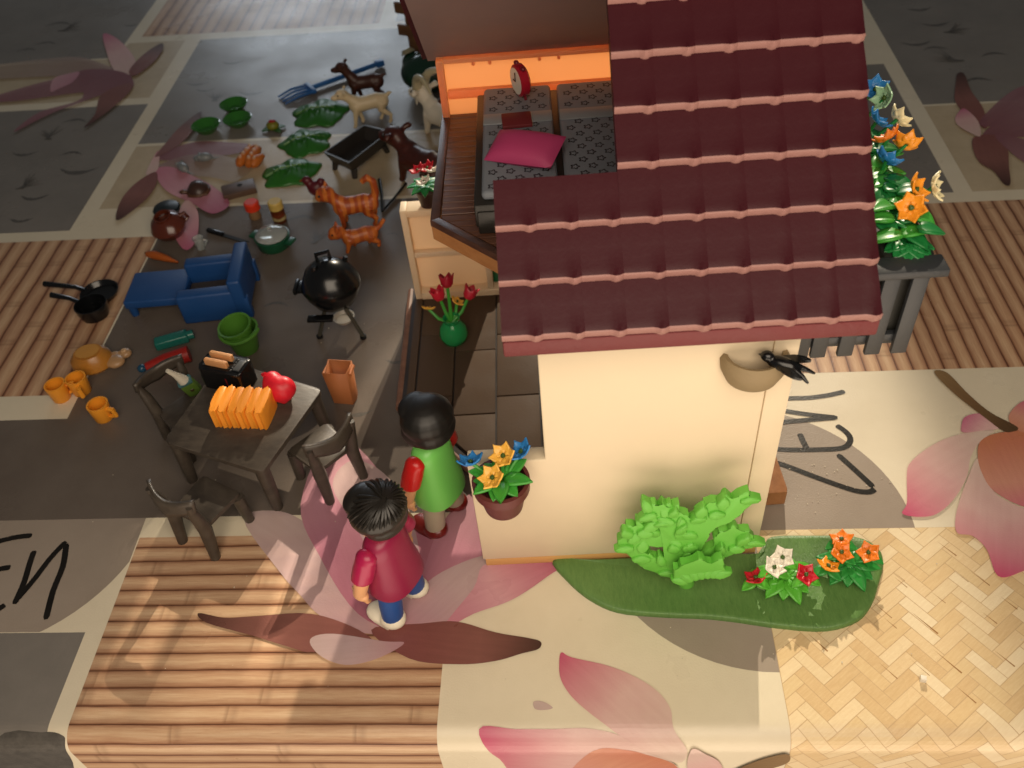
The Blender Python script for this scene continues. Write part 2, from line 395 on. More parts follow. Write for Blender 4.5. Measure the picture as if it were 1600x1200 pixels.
def ribbon(pts, w, k=6):
    p = smooth_loop(pts, k, closed=False); L_, R_ = [], []; n = len(p)
    for i in range(n):
        a, c = p[max(i-1, 0)], p[min(i+1, n-1)]; dx, dy = c[0]-a[0], c[1]-a[1]; d = math.hypot(dx, dy) or 1
        ww = w*(0.55 if i in (0, n-1) else 1.0)
        L_.append((p[i][0]-dy/d*ww, p[i][1]+dx/d*ww)); R_.append((p[i][0]+dy/d*ww, p[i][1]-dx/d*ww))
    return [[L_[i], R_[i], R_[i+1], L_[i+1]] for i in range(n-1)]
def letter(strokes, w, label):
    for k, st in enumerate(strokes): sheet('zen_letter', ribbon(st, w), 5+k, m_ink, label=label if k == 0 else None)
letter([[(7.41, 26.39), (8.79, 26.52), (9.69, 26.53), (10.55, 26.65), (11.26, 26.84)], [(7.51, 26.07), (8.55, 25.82), (9.51, 25.58), (10.64, 25.36)], [(10.61, 25.37), (9.45, 25.28), (8.33, 25.18), (7.26, 24.96)]], 0.12, 'black brush letter N')
letter([[(10.51, 24.95), (10.82, 24.54), (10.88, 24.15), (10.58, 23.78), (9.85, 23.68), (8.01, 23.74), (7.34, 24.07), (7.17, 24.37)], [(8.95, 24.55), (9.03, 24.02), (9.12, 23.59)]], 0.12, 'black brush letter E')
letter([[(10.22, 23.41), (10.73, 22.57), (11.21, 21.74)], [(11.23, 21.65), (10.96, 21.52), (10.38, 21.64), (9.21, 22.25), (8.04, 22.92), (7.28, 23.22)]], 0.12, 'black brush letter Z')
letter([[(-23.76, 19.76), (-23.14, 19.95), (-22.52, 20.12), (-21.91, 20.19)], [(-23.16, 18.46), (-22.56, 18.64), (-22.16, 18.71)], [(-22.3, 16.58), (-21.8, 16.92), (-21.66, 17.06)]], 0.12, 'black brush letter E')
letter([[(-21.52, 19.46), (-21.44, 18.81), (-21.32, 18), (-21.3, 17.09)], [(-21.3, 17.25), (-20.98, 18.12), (-20.71, 19.09), (-20.37, 19.87)], [(-20.31, 19.76), (-20.05, 18.73), (-20, 17.61), (-19.8, 16.43)]], 0.12, 'black brush letter N')

# lotus flowers
pk = print_petal('petal_pink', '#b56a7c', '#c4929a', '#a05068')
pk2 = print_petal('petal_magenta', '#94485c', '#b07084', '#c4949c', alpha=0.88)
pale = print_petal('petal_pale', '#c9b2a4', '#cfa9a2', '#b5627c')
pale2 = print_petal('petal_blush', '#d2c5b0', '#d6b2aa', '#b8486a', alpha=0.9)
mauve = print_petal('petal_mauve', '#b8848e', '#c8a8aa', '#c2a8a4', alpha=0.74)
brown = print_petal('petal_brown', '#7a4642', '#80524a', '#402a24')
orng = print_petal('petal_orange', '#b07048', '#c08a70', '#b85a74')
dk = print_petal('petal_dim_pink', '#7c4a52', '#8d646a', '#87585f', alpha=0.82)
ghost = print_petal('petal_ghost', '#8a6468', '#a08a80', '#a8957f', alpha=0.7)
stemm = print_petal('petal_stem', '#3c2a1c', '#6a5034', '#7d6444')
LAYER = [9]
def petal(pts, mat, heart, tip=None):
    p = smooth_loop(pts, 5); hx, hy = heart
    if tip is None: tip = max(pts, key=lambda q: (q[0]-hx)**2+(q[1]-hy)**2)
    ax, ay = tip[0]-hx, tip[1]-hy; d2 = ax*ax+ay*ay
    LAYER[0] += 1
    sheet('lotus_petal', [p], LAYER[0], mat, uvf=lambda i, x, y: (((x-hx)*ax+(y-hy)*ay)/d2, ((y-hy)*ax-(x-hx)*ay)/d2))
# the lotus under the two figures
h0 = (-6.18, 15.86)
petal([(-13.39, 20.81), (-11.4, 18.33), (-10.45, 17.36), (-9.44, 16.42), (-7.77, 15.75), (-6.64, 15.86), (-7.88, 17.29), (-9.23, 18.97), (-10.32, 20.16), (-11.92, 21.12)], mauve, h0)
petal([(-11.2, 21.41), (-9.98, 18.98), (-8.12, 16.51), (-6.18, 15.78), (-4.87, 16.47), (-5.04, 18.61), (-6.75, 21), (-9.3, 24.36), (-10.75, 24.76)], pk2, h0)
petal([(-10.06, 22.35), (-8.67, 20.13), (-7.05, 17.28), (-5.98, 16.11), (-5.95, 18.07), (-6.75, 21), (-8.03, 22.95), (-9.47, 23.67)], mauve, h0)
petal([(-6.17, 15.73), (-5.95, 18.07), (-5.43, 20.36), (-4.27, 21.88), (-3.59, 20.92), (-3.42, 18.86), (-4.19, 16.72)], pk2, h0)
petal([(-6.61, 15.61), (-6.31, 17.01), (-5.24, 18.2), (-3.49, 18.92), (-3.37, 17.87), (-4.46, 16.21), (-5.68, 15.36)], mauve, h0)
petal([(-5.04, 15.85), (-4.01, 17.5), (-3.48, 18.59), (-0.74, 18.59), (-1.33, 17.95), (-2.59, 17.01), (-3.95, 16.46)], pk, h0)
petal([(-7.56, 15.87), (-5.75, 16.1), (-4.52, 16.16), (-3.14, 15.73), (-1.97, 15.5), (-1.54, 15.35), (-1.63, 15.08), (-2.2, 14.92), (-3.09, 14.65), (-4.34, 14.54), (-6.06, 14.76)], brown, h0)
petal([(-14.05, 16.61), (-13.06, 16.41), (-12.02, 16.45), (-9.86, 16.53), (-8.02, 15.88), (-7.48, 15.25), (-9.49, 15.03), (-10.22, 15.18), (-11.84, 15.69), (-13.63, 16.21)], brown, h0)
petal([(-9.69, 15.52), (-8.92, 15.73), (-7.04, 15.42), (-6.31, 15.34), (-7.18, 14.77), (-8.27, 14.54), (-9.24, 14.91)], mauve, h0)
# the big lotus at the front edge
h1 = (3.14, 11.08)
petal([(-0.84, 14.94), (-0.48, 14.76), (0.73, 14.45), (1.66, 14.02), (2.33, 13.51), (2.67, 12.94), (2.72, 12.32), (3.13, 11.61), (2.95, 10.75), (2.16, 11.23), (1.06, 12.08), (0.19, 12.71), (-0.5, 13.36), (-0.85, 13.95), (-0.91, 14.46)], pale2, h1)
petal([(-1.76, 13.2), (-1.45, 13.2), (-1.13, 12.99), (-1.45, 12.91), (-1.72, 12.96)], mauve, h1)
petal([(-3.52, 12.32), (-2.33, 12.32), (-1.14, 12.32), (0.17, 12.32), (1.36, 11.93), (2.89, 10.45), (2.25, 9), (-0.2, 8.99), (-2.32, 9.29), (-2.92, 11.03)], pale2, h1)
petal([(-0.67, 9.62), (-0.16, 11.23), (0.31, 11.7), (1, 11.7), (1.84, 11.42), (2.9, 10.35), (2.79, 7.92), (-0.22, 7.43)], orng, h1)
petal([(3.24, 11.66), (3.75, 11.43), (4.27, 10.66), (4.5, 9.02), (3.56, 8.8), (3.22, 10.25)], pale, h1)
petal([(4.59, 9.75), (4.82, 10.26), (5.6, 11.14), (6.27, 11.47), (6.37, 10.76), (5.51, 9.96), (4.73, 9.13)], stemm, h1)
# the lotus on the right
h2 = (17.04, 23.87)
petal([(12.6, 22.34), (12.88, 22.87), (13.61, 23.5), (14.53, 24.03), (15.69, 24.38), (16.54, 24.4), (16.25, 24.17), (15.69, 23.71), (15.18, 22.99), (14.77, 22.1), (13.99, 21.08), (13.21, 20.43), (12.57, 20.28), (11.93, 20.44), (12.23, 20.95)], pale2, h2)
petal([(14.87, 22.18), (15.46, 22.98), (15.45, 21.9), (15.66, 21.12), (16.43, 20.52), (17.21, 20.01), (16.32, 18.47), (15.17, 17.81), (14.46, 17.72), (14.44, 18.81), (14.13, 19.4), (13.63, 19.57), (13.91, 20.5)], pale2, (16.45, 23.56))
petal([(15.79, 23.8), (16.32, 24.17), (17.08, 24.33), (18.04, 24.3), (18.48, 23.25), (17.21, 20.17), (16.46, 20.6), (15.93, 20.95), (15.47, 21.56), (15.39, 22.44), (15.51, 23.16)], orng, h2)
petal([(15.36, 24.68), (15.65, 25.16), (16.21, 25.34), (16.64, 25.13), (16.8, 24.53), (16.05, 24.41), (15.33, 24.34)], pale, h2)
petal([(17.31, 25.01), (17.72, 25.59), (18.35, 25.97), (18.92, 25.54), (18.56, 24.19), (17.49, 24.32)], orng, h2)
petal([(15.17, 27.74), (15.69, 27.71), (16.18, 26.41), (16.72, 25.37), (17.49, 24.56), (17.21, 24.31), (16.88, 24.36), (16.5, 24.93), (15.62, 26.49)], stemm, (17.46, 24.36), (15.25, 27.89))
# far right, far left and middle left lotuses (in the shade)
h3 = (23.51, 46.83)
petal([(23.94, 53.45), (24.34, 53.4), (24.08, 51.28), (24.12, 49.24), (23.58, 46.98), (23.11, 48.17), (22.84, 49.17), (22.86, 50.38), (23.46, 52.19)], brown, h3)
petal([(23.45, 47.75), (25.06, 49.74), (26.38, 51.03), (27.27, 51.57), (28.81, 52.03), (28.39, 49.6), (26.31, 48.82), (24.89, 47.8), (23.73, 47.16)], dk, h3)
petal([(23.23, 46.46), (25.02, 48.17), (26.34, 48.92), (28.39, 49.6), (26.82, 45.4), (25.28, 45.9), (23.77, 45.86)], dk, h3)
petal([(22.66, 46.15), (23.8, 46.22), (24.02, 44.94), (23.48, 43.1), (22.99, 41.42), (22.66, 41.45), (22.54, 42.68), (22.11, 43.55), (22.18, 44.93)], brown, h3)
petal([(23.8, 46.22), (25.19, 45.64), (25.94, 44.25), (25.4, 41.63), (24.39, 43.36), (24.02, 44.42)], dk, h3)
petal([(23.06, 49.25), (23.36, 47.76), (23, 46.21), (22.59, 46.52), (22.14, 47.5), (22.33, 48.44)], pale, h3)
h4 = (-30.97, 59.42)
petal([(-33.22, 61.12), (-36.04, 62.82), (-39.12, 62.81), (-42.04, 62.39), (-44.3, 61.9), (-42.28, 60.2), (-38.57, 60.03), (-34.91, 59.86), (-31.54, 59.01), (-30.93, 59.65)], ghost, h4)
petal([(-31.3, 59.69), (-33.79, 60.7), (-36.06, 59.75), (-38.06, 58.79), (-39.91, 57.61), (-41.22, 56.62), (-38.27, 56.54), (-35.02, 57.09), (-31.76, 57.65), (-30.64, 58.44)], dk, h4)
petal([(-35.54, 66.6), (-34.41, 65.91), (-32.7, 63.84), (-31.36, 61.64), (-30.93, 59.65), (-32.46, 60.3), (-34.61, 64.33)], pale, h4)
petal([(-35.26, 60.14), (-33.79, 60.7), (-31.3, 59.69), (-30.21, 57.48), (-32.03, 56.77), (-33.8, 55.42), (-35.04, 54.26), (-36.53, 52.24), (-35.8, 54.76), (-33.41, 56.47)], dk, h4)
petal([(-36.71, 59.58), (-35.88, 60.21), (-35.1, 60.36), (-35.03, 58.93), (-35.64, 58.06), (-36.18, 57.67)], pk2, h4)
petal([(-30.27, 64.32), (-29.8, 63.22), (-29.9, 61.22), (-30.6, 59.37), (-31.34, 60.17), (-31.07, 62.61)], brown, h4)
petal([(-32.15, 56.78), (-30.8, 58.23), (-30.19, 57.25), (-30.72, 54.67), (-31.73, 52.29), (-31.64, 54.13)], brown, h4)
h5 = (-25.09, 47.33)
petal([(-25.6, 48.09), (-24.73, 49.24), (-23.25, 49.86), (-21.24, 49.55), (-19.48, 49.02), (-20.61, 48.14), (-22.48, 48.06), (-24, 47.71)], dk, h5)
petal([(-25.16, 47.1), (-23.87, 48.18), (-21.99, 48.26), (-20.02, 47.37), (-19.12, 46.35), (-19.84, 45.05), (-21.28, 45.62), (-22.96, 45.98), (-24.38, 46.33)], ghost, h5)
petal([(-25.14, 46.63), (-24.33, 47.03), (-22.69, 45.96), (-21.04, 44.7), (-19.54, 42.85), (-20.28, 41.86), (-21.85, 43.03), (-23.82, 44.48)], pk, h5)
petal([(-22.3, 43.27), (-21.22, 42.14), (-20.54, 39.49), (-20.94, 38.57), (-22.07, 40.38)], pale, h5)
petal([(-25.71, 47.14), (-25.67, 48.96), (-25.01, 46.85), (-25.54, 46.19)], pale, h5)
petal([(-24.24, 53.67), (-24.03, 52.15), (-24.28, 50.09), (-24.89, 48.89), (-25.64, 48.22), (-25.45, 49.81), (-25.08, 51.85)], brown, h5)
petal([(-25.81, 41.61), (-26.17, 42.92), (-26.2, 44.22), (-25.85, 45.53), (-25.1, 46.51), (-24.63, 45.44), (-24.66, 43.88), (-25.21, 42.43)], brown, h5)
# dry grass and pebble marks printed on the grey panels
def crescent(x, y, w, h):
    up_ = random.choice((-1, 1)); n = 10; a = [(-1+2*k/n) for k in range(n+1)]
    return [(x+w*t, y+up_*h*1.5*(1-t*t)) for t in a] + [(x+w*t, y+up_*h*0.75*(1-t*t)+random.uniform(-0.05, 0.05)) for t in a[-2:0:-1]]
def marks(pts):
    polys = []
    for x, y, w in pts: polys.append(crescent(x, y, w, w*0.42))
    sheet('pebble_print', polys, 2, m_mark)
def ferns(pts):
    polys = []
    for x, y, L_, a0 in pts:
        for k in range(9):
            a = R(a0 + (k-4)*11 + random.uniform(-4, 4)); l = L_*random.uniform(0.6, 1); px, py = x+0.25*(k-4)*L_*0.12, y
            dx, dy = math.cos(a), math.sin(a)
            polys.append([(px-dy*0.07, py+dx*0.07), (px+dy*0.07, py-dx*0.07), (px+dx*l, py+dy*l)])
    for p in polys: pass
    for k in range(0, len(polys), 9):
        for q in range(9): sheet('dry_grass_print', [polys[k+q]], 3+q, m_mark)
marks([(-32.86, 53.25)+(0.9,), (-34.75, 49.87)+(0.9,), (-31.49, 49.12)+(0.8,), (-30.29, 47.63)+(1.3,), (-31.82, 42.49)+(0.8,), (-32, 44.78)+(0.9,), (-25.69, 58.08)+(0.9,), (-24.87, 57.08)+(0.8,), (-21.41, 56.35)+(1.0,), (-23.92, 61.01)+(0.9,),
       (-40.17, 68.89)+(1.1,), (-40.98, 64.59)+(0.8,), (-39.85, 65.51)+(0.9,), (-33.95, 68.29)+(0.6,), (22.72, 58.19)+(1.0,), (23.65, 56.88)+(0.8,), (24.7, 60.81)+(1.0,), (24.95, 52.47)+(0.9,), (26.94, 55.6)+(0.9,), (24.31, 63.19)+(0.9,),
       (-15.06, 40.98)+(0.9,), (-9.74, 39.26)+(0.4,), (-14.92, 33.69)+(0.7,), (-9.64, 26.57)+(0.7,), (-8.31, 29.73)+(0.6,)])
ferns([(-33.82, 51.25)+(1.9, 100), (-33.33, 45.56)+(1.9, 60), (-39.51, 67.89)+(2.2, 30), (-23.78, 55.2)+(1.7, 90), (25.09, 59.3)+(2.0, 20), (24.67, 55.26)+(2.0, 150), (-13.94, 38.86)+(1.4, 75)])
sheet('pebble_print', [smooth_loop([(-20.1, 11.87), (-18.32, 12.24), (-17.57, 12.15), (-17.49, 11.77), (-17.88, 10.09), (-19.16, 8), (-20.82, 7.42), (-22.29, 7.96)], 4)], 3, m_mark)

# ---------------------------------------------------------------- the toy house
HX, HY, HROT = -3.66, 18.40, 2.34
_c, _s = math.cos(R(HROT)), math.sin(R(HROT))
def HW(x, y, z=0): return (HX + x*_c - y*_s, HY + x*_s + y*_c, z)
house = thing('toy_house', 'cream two-storey toy house with dark red tiled roof and patio', 'toy house', (HX, HY, 0), HROT)
cream = plastic('cream_wall', '#dfcdae', 0.5, 0.07, 0.08, 1200, sss=0.0)
cream_tr = translucent('cream_backlit_wall', '#f6dcb8', '#ffcb9c', 0.85)
cream_tr2 = translucent('cream_low_wall', '#f2e2c4', '#ffdcb4', 0.3)
trim = plastic('tan_trim', '#d9a766', 0.5, 0.06)
tile_m = plastic('patio_tile', '#574638', 0.7, 0.12, 0.15, 700, 0.2)
grout = plastic('patio_grout', '#2e2724', 0.7)
m_roof = plastic('roof_red', '#3f131b', 0.5, 0.16, 0.2, 500, 0.24)
m_roof_in = plastic('roof_underside', '#7c6662', 0.5, 0.1)
wood_d = wood('floor_wood', '#4a2c1e', '#6a4430', 3, 40, 0.32)
wood_e = wood('floor_edge', '#a06a3e', '#b07a4a', 3, 30, 0.5)
rail_m = plastic('railing_grey', '#35373a', 0.42, 0.1, 0.2, 600)
rail_dk = plastic('planter_dark', '#23231f', 0.45)

# walls; the front wall is an L with a fine moulding seam near its right end
def wall_xz(pts, y0, y1, name, mat, bev=0.06):
    b = B(); b.prism([(x, z) for x, z in pts], -y1, -y0, 0, M=RX(90))
    es = [e for e in b.bm.edges if e.calc_length() > 0.01]
    bmesh.ops.bevel(b.bm, geom=es, offset=bev, segments=2, affect='EDGES', profile=0.5)
    return b.obj(name, mat, house)
wall_xz([(0, 0.5), (9.22, 0.5), (9.22, 12.25), (2.53, 12.25), (2.53, 6.05), (0, 6.05)], 0, 0.6, 'front_wall', cream)
wall_xz([(9.235, 0.5), (9.97, 0.5), (9.97, 12.25), (9.235, 12.25)], 0.005, 0.6, 'wall_corner', cream, 0.05)
b = B(); b.box(0.08, 9.95, 0.06, 0.56, 0, 0.51, 0.03); b.obj('wall_foot', trim, house)
b = B(); b.box(9.45, 9.95, 0.62, 15.2, 0.46, 12.25, 0.05); b.obj('side_wall', cream, house)
# base plate and patio
FLOOR = [(0.05, 0.6), (9.4, 0.6), (9.4, 15.9), (-3.75, 15.9), (-3.75, 8.0), (0.0, 3.7)]
b = B(); b.prism(FLOOR, 0, 0.46, 0.05); patio = b.obj('patio_floor', grout, house)
b = B()
for p, q in (((-3.75, 15.9), (-3.75, 8.0)), ((-3.75, 8.0), (-0.05, 3.75))):
    b.tube([(p[0], p[1], 0.36), (q[0], q[1], 0.36)], 0.16, 8)
b.obj('patio_kerb', wood('kerb_wood', '#6e4c3c', '#8a6450', 3, 30), house)
XC = [-3.05, -1.4, 0.47, 2.35, 4.2]; YO = [0.55, 3.3, 0.35, 2.4]
tiles = [(-3.45, -3.1, 3.0, 15.2)]
for k in range(4):
    y = YO[k]
    while y < 15.2: tiles.append((XC[k]+0.035, XC[k+1]-0.035, y+0.035, min(y+3.93, 15.2)-0.035)); y += 3.93
    if YO[k] > 1: tiles.append((XC[k]+0.035, XC[k+1]-0.035, 0.7, YO[k]-0.035))
for x0, x1, y0, y1 in tiles:
    q = clip_poly(rect(x0, x1, y0, y1), (-3.3, 8.15), (0.35, 3.95))
    if len(q) < 3: continue
    b = B(); b.prism(q, 0.44, 0.56+random.uniform(-0.01, 0.01), 0.03); b.obj('floor_tile', tile_m, patio)
# low back wall of the patio: a cream frame with two sunken panels and a ledge
b = B()
b.box(-3.42, -3.12, 14.95, 15.75, 0.57, 5.68, 0.04); b.box(-3.119, 0.35, 15.35, 15.6, 1.0, 5.3)
b.box(-3.119, 0.35, 14.95, 15.75, 5.32, 5.66, 0.04); b.box(-3.119, 0.35, 15.02, 15.35, 3.0, 3.28, 0.04)
b.box(-3.119, 9.4, 14.9, 15.75, 0.565, 0.95, 0.05); b.box(0.1, 0.36, 15.0, 15.6, 0.95, 5.3, 0.03)
b.obj('patio_back_wall', cream_tr2, house)
# upper floor
SLAB = [(9.4, 0.65), (9.4, 15.3), (-0.95, 15.3), (-1.05, 7.95), (2.6, 4.45), (2.62, 0.65)]
b = B(); b.prism(SLAB, 9.2, 9.9, 0.0); slab = b.obj('upper_floor', wood_e, house)
b = B()
b.prism([(-1.06, 7.9), (-0.72, 8.05), (-0.62, 15.3), (-0.96, 15.3)], 9.78, 10.06, 0.05)
b.prism([(-1.06, 7.93), (2.6, 4.42), (2.75, 4.68), (-0.74, 8.05)], 9.78, 10.05, 0.05); b.obj('floor_rim', wood('rim_wood', '#3c2620', '#54382e', 3, 30, 0.4), slab)
y = 4.5
while y < 15.1:
    q = clip_poly(rect(-0.68, 9.3, y+0.012, y+0.36), (-0.70, 8.1), (2.8, 4.75))
    if len(q) >= 3:
        b = B(); b.prism(q, 9.88, 9.985+random.uniform(-0.012, 0.012), 0.02, seg=1); b.obj('plank', wood_d, slab)
    y += 0.375
# upper back wall with its ledge and the little pegs under the roof
b = B(); b.box(-0.9, 9.4, 15.32, 15.55, 9.9, 12.5, 0.03); b.box(-0.9, -0.62, 14.95, 15.32, 9.95, 12.45, 0.04)
b.box(-0.61, 9.4, 15.05, 15.32, 10.75, 11.15, 0.1); b.box(-0.61, 9.4, 15.0, 15.32, 12.3, 12.48, 0.03)
for x in (0.55, 1.2, 3.15, 3.9, 6.0, 6.7): b.box(x-0.06, x+0.06, 15.06, 15.2, 12.12, 12.32, 0.03)
b.obj('upper_back_wall', cream_tr, house)
# roof: two slopes, the front one with its corner cut away
SL = R(44); EY, EZ = -1.0, 12.55; XL, XM, XR = 1.66, 4.93, 11.45; ROW, TW, N_ROW = 1.44, 1.09, 9
b = B()
def on_roof(x, s, h): return Vector((x, EY+s*math.cos(SL)-h*math.sin(SL), EZ+s*math.sin(SL)+h*math.cos(SL)))
def roof_slab(b, x0, x1, s0, s1, h0, h1):
    vs = [b.bm.verts.new(on_roof(x, s, h)) for h in (h0, h1) for x, s in ((x0, s0), (x1, s0), (x1, s1), (x0, s1))]
    for f in ((0,3,2,1),(4,5,6,7),(0,1,5,4),(1,2,6,5),(2,3,7,6),(3,0,4,7)): b.bm.faces.new([vs[i] for i in f])
TOP = 12.0
roof_slab(b, XL, XR, 0.05, 3.95, -0.35, -0.02); roof_slab(b, XM, XR, 3.951, TOP, -0.35, -0.02)
roof = b.obj('roof', m_roof, house)
b = B(); vs = b.box(XL, XR, EY-0.21, EY+0.1, EZ-0.68, EZ-0.15, 0.06); b.obj('eave_board', plastic('eave_red', '#6e2c2e', 0.55, 0.2, 0.6, 400), roof)  # eave red lightened to carry the light on its front face
def roof_tile(w, s_len, lip, bump_at_end=True):
    b = B(); n = 10; prof = []
    for k in range(n+1):
        u = k/n; x = u*w; d = (x-(w-0.19))/0.19
        prof.append((x, 0.11*max(0, math.cos(d*math.pi/2))**1.3 if abs(d) < 1 else 0.0))
    rows = []
    for s, hh in ((0.0, -0.03), (0.0, 0.05), (0.095, lip), (0.14, lip+0.008), (0.34, lip*0.8), (s_len*0.6, lip*0.5+0.01), (s_len+0.06, 0.0)):
        kk = 0.2 if s > 0.3 else 1.0
        rows.append([b.bm.verts.new((x, s-(0.05*h/0.085 if s < 0.2 else 0), hh+h*kk if hh > -0.02 else -0.03)) for x, h in prof])
    for a, c in zip(rows, rows[1:]):
        for k in range(n): b.bm.faces.new((a[k], a[k+1], c[k+1], c[k]))
    bot = [b.bm.verts.new((0, s_len+0.06, -0.03)), b.bm.verts.new((w, s_len+0.06, -0.03))]
    b.bm.faces.new([r[0] for r in rows] + [bot[0]]); b.bm.faces.new([r[-1] for r in rows][::-1] + [bot[1]][::1])
    return b.mesh('roof_tile', 35)
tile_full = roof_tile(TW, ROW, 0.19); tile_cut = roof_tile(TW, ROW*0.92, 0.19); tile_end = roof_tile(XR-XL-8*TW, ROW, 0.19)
m_lip = plastic('roof_lit_lip', '#a87a73', 0.6, 0.35, 0.5, 500)      # rough moulded edges; the light they catch is painted as paler red
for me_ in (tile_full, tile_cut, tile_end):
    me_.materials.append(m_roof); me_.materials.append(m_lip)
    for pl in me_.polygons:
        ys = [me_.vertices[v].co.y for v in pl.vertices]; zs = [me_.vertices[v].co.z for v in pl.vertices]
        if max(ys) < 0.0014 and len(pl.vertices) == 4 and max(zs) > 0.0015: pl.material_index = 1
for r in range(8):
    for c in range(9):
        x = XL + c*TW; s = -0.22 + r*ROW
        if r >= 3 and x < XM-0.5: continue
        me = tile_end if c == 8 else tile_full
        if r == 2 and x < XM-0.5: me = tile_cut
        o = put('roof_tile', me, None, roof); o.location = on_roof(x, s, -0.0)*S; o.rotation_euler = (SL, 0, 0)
# back slope, seen from below through the opening
RY_, RZ_ = EY+TOP*math.cos(SL), EZ+TOP*math.sin(SL)
b = B()
by, bz = 15.8, 12.47
vs = [b.bm.verts.new(p) for p in ((-1.25, RY_, RZ_), (XR, RY_, RZ_), (XR, by, bz), (-1.25, by, bz))]
dn = Vector((0, -(RZ_-bz), -(by-RY_))).normalized()*0.35
ws = [b.bm.verts.new(v.co+dn) for v in vs]
for f in ((0,1,2,3),): b.bm.faces.new([vs[i] for i in f]); b.bm.faces.new([ws[i] for i in f][::-1])
for i in range(4): b.bm.faces.new((vs[i], ws[i], ws[(i+1) % 4], vs[(i+1) % 4]))
b.obj('back_slope', m_roof_in, roof)
b = B()
g0, g1 = Vector((-1.3, RY_, RZ_)), Vector((-1.3, by+0.1, bz-0.1))
for p, q in ((g0, g1),):
    b.tube([p, q], [0.28, 0.28], 4)
b.obj('gable_board', m_roof, roof)
b = B(); b.tube([(-1.3, RY_, RZ_), (XR, RY_, RZ_)], 0.3, 10); b.obj('ridge_cap', m_roof, roof)
# balcony on the right: railing with slats, floor
b = B(); b.box(9.98, 13.9, 0.7, 1.42, 12.08, 12.34, 0.04); rail = b.obj('balcony_railing', rail_m, house)
b = B(); b.box(10.0, 13.5, 0.98, 1.2, 9.5, 9.78, 0.03); b.obj('lower_rail', rail_m, rail)
b = B(); b.box(-0.23, 0.23, 0.82, 1.0, 9.12, 12.07, 0.04); slat = b.mesh('slat'); slat.materials.append(rail_m)
for x in (10.35, 10.87, 11.67, 12.47, 13.25): put('slat', slat, None, rail, loc=(x, 0, 0))
b = B(); b.box(10.0, 13.7, 1.3, 9.0, 9.5, 9.8, 0.03); b.obj('balcony_floor', rail_dk, house)
b = B(); b.box(10.0, 13.44, 1.21, 1.295, 9.2, 12.0); b.obj('backing_board', rail_dk, rail)
b = B(); b.box(13.45, 13.75, 1.45, 9.0, 9.5, 12.0, 0.03); b.obj('side_rail', rail_m, house)

# things about the house -----------------------------------------------------
def hthing(name, label, cat, p, rz=0, group=None): return thing(name, label, cat, HW(*p), HROT+rz, group)
# wooden step against the right wall
st = hthing('wooden_step', 'brown wooden step with dark panel beside the right wall', 'step', (10.0, 2.05, 0))
b = B(); b.prism([(0, 0), (1.45, 0.05), (1.5, 0.25), (1.2, 6), (0, 6)], 0.12, 0.85, 0.05); b.obj('frame', wood('step_wood', '#8a5a34', '#a8744a', 20, 20), st)
b = B(); b.prism([(0, 0.75), (0.95, 0.75), (0.82, 5.4), (0, 5.4)], 0.84, 0.875); b.obj('dark_panel', plastic('step_panel', '#22252c', 0.3), st)
for x, y in ((0.15, 0.2), (1.25, 0.25), (0.15, 5.7), (1.0, 5.7)):
    b = B(); b.tube([(x, y, 0), (x, y, 0.14)], 0.1, 8); b.obj('foot', plastic('step_foot', '#2a211c'), st)
# swallow's nest and swallow
ne = hthing('swallow_nest', 'tan half-bowl bird nest stuck under the eave', 'nest', (8.72, 0.0, 9.05)); ne.scale = (0.9, 0.8, 0.85)
b = B(); b.lathe([(0.02, 0), (0.45, 0.06), (0.85, 0.4), (1.05, 0.9), (1.1, 1.35), (1.0, 1.55), (0.86, 1.5), (0.85, 1.1), (0.6, 0.55), (0.02, 0.35)], 24, M=RZ(180), sweep=0.5)
b.obj('bowl', plastic('nest_tan', '#8f7c5c', 0.7, 0.12, 0.5, 300), ne)
nest_scale = 0.62
bird = hthing('toy_swallow', 'glossy black swallow with forked tail perched on the nest', 'bird', (9.35, -0.6, 10.4), -30)
bird.scale = (nest_scale,)*3
black = plastic('glossy_black', '#101113', 0.22, 0.1, 0.04)
b = B(); b.ell((0, 0, 0), (0.75, 0.36, 0.36)); b.ell((-0.72, 0, 0.2), (0.32, 0.28, 0.28)); b.tube([(-0.95, 0, 0.2), (-1.2, 0, 0.15)], [0.1, 0.02], 8)
b.tube([(0.5, 0.1, 0.0), (1.05, 0.22, -0.12), (1.45, 0.32, -0.3)], [0.22, 0.13, 0.07], 8); b.tube([(0.5, -0.12, 0.0), (1.0, -0.28, -0.12), (1.35, -0.42, -0.3)], [0.22, 0.13, 0.07], 8)
b.obj('body', black, bird, remesh=0.04)
for s_ in (-1, 1):
    b = B(); b.prism(smooth_loop([(-0.4, 0), (0.1, 0.55*s_), (0.75, 0.75*s_), (1.1, 0.62*s_), (0.6, 0.3*s_), (0.3, 0.05*s_)], 4), 0.02, 0.16, 0.03); b.obj('wing', black, bird)
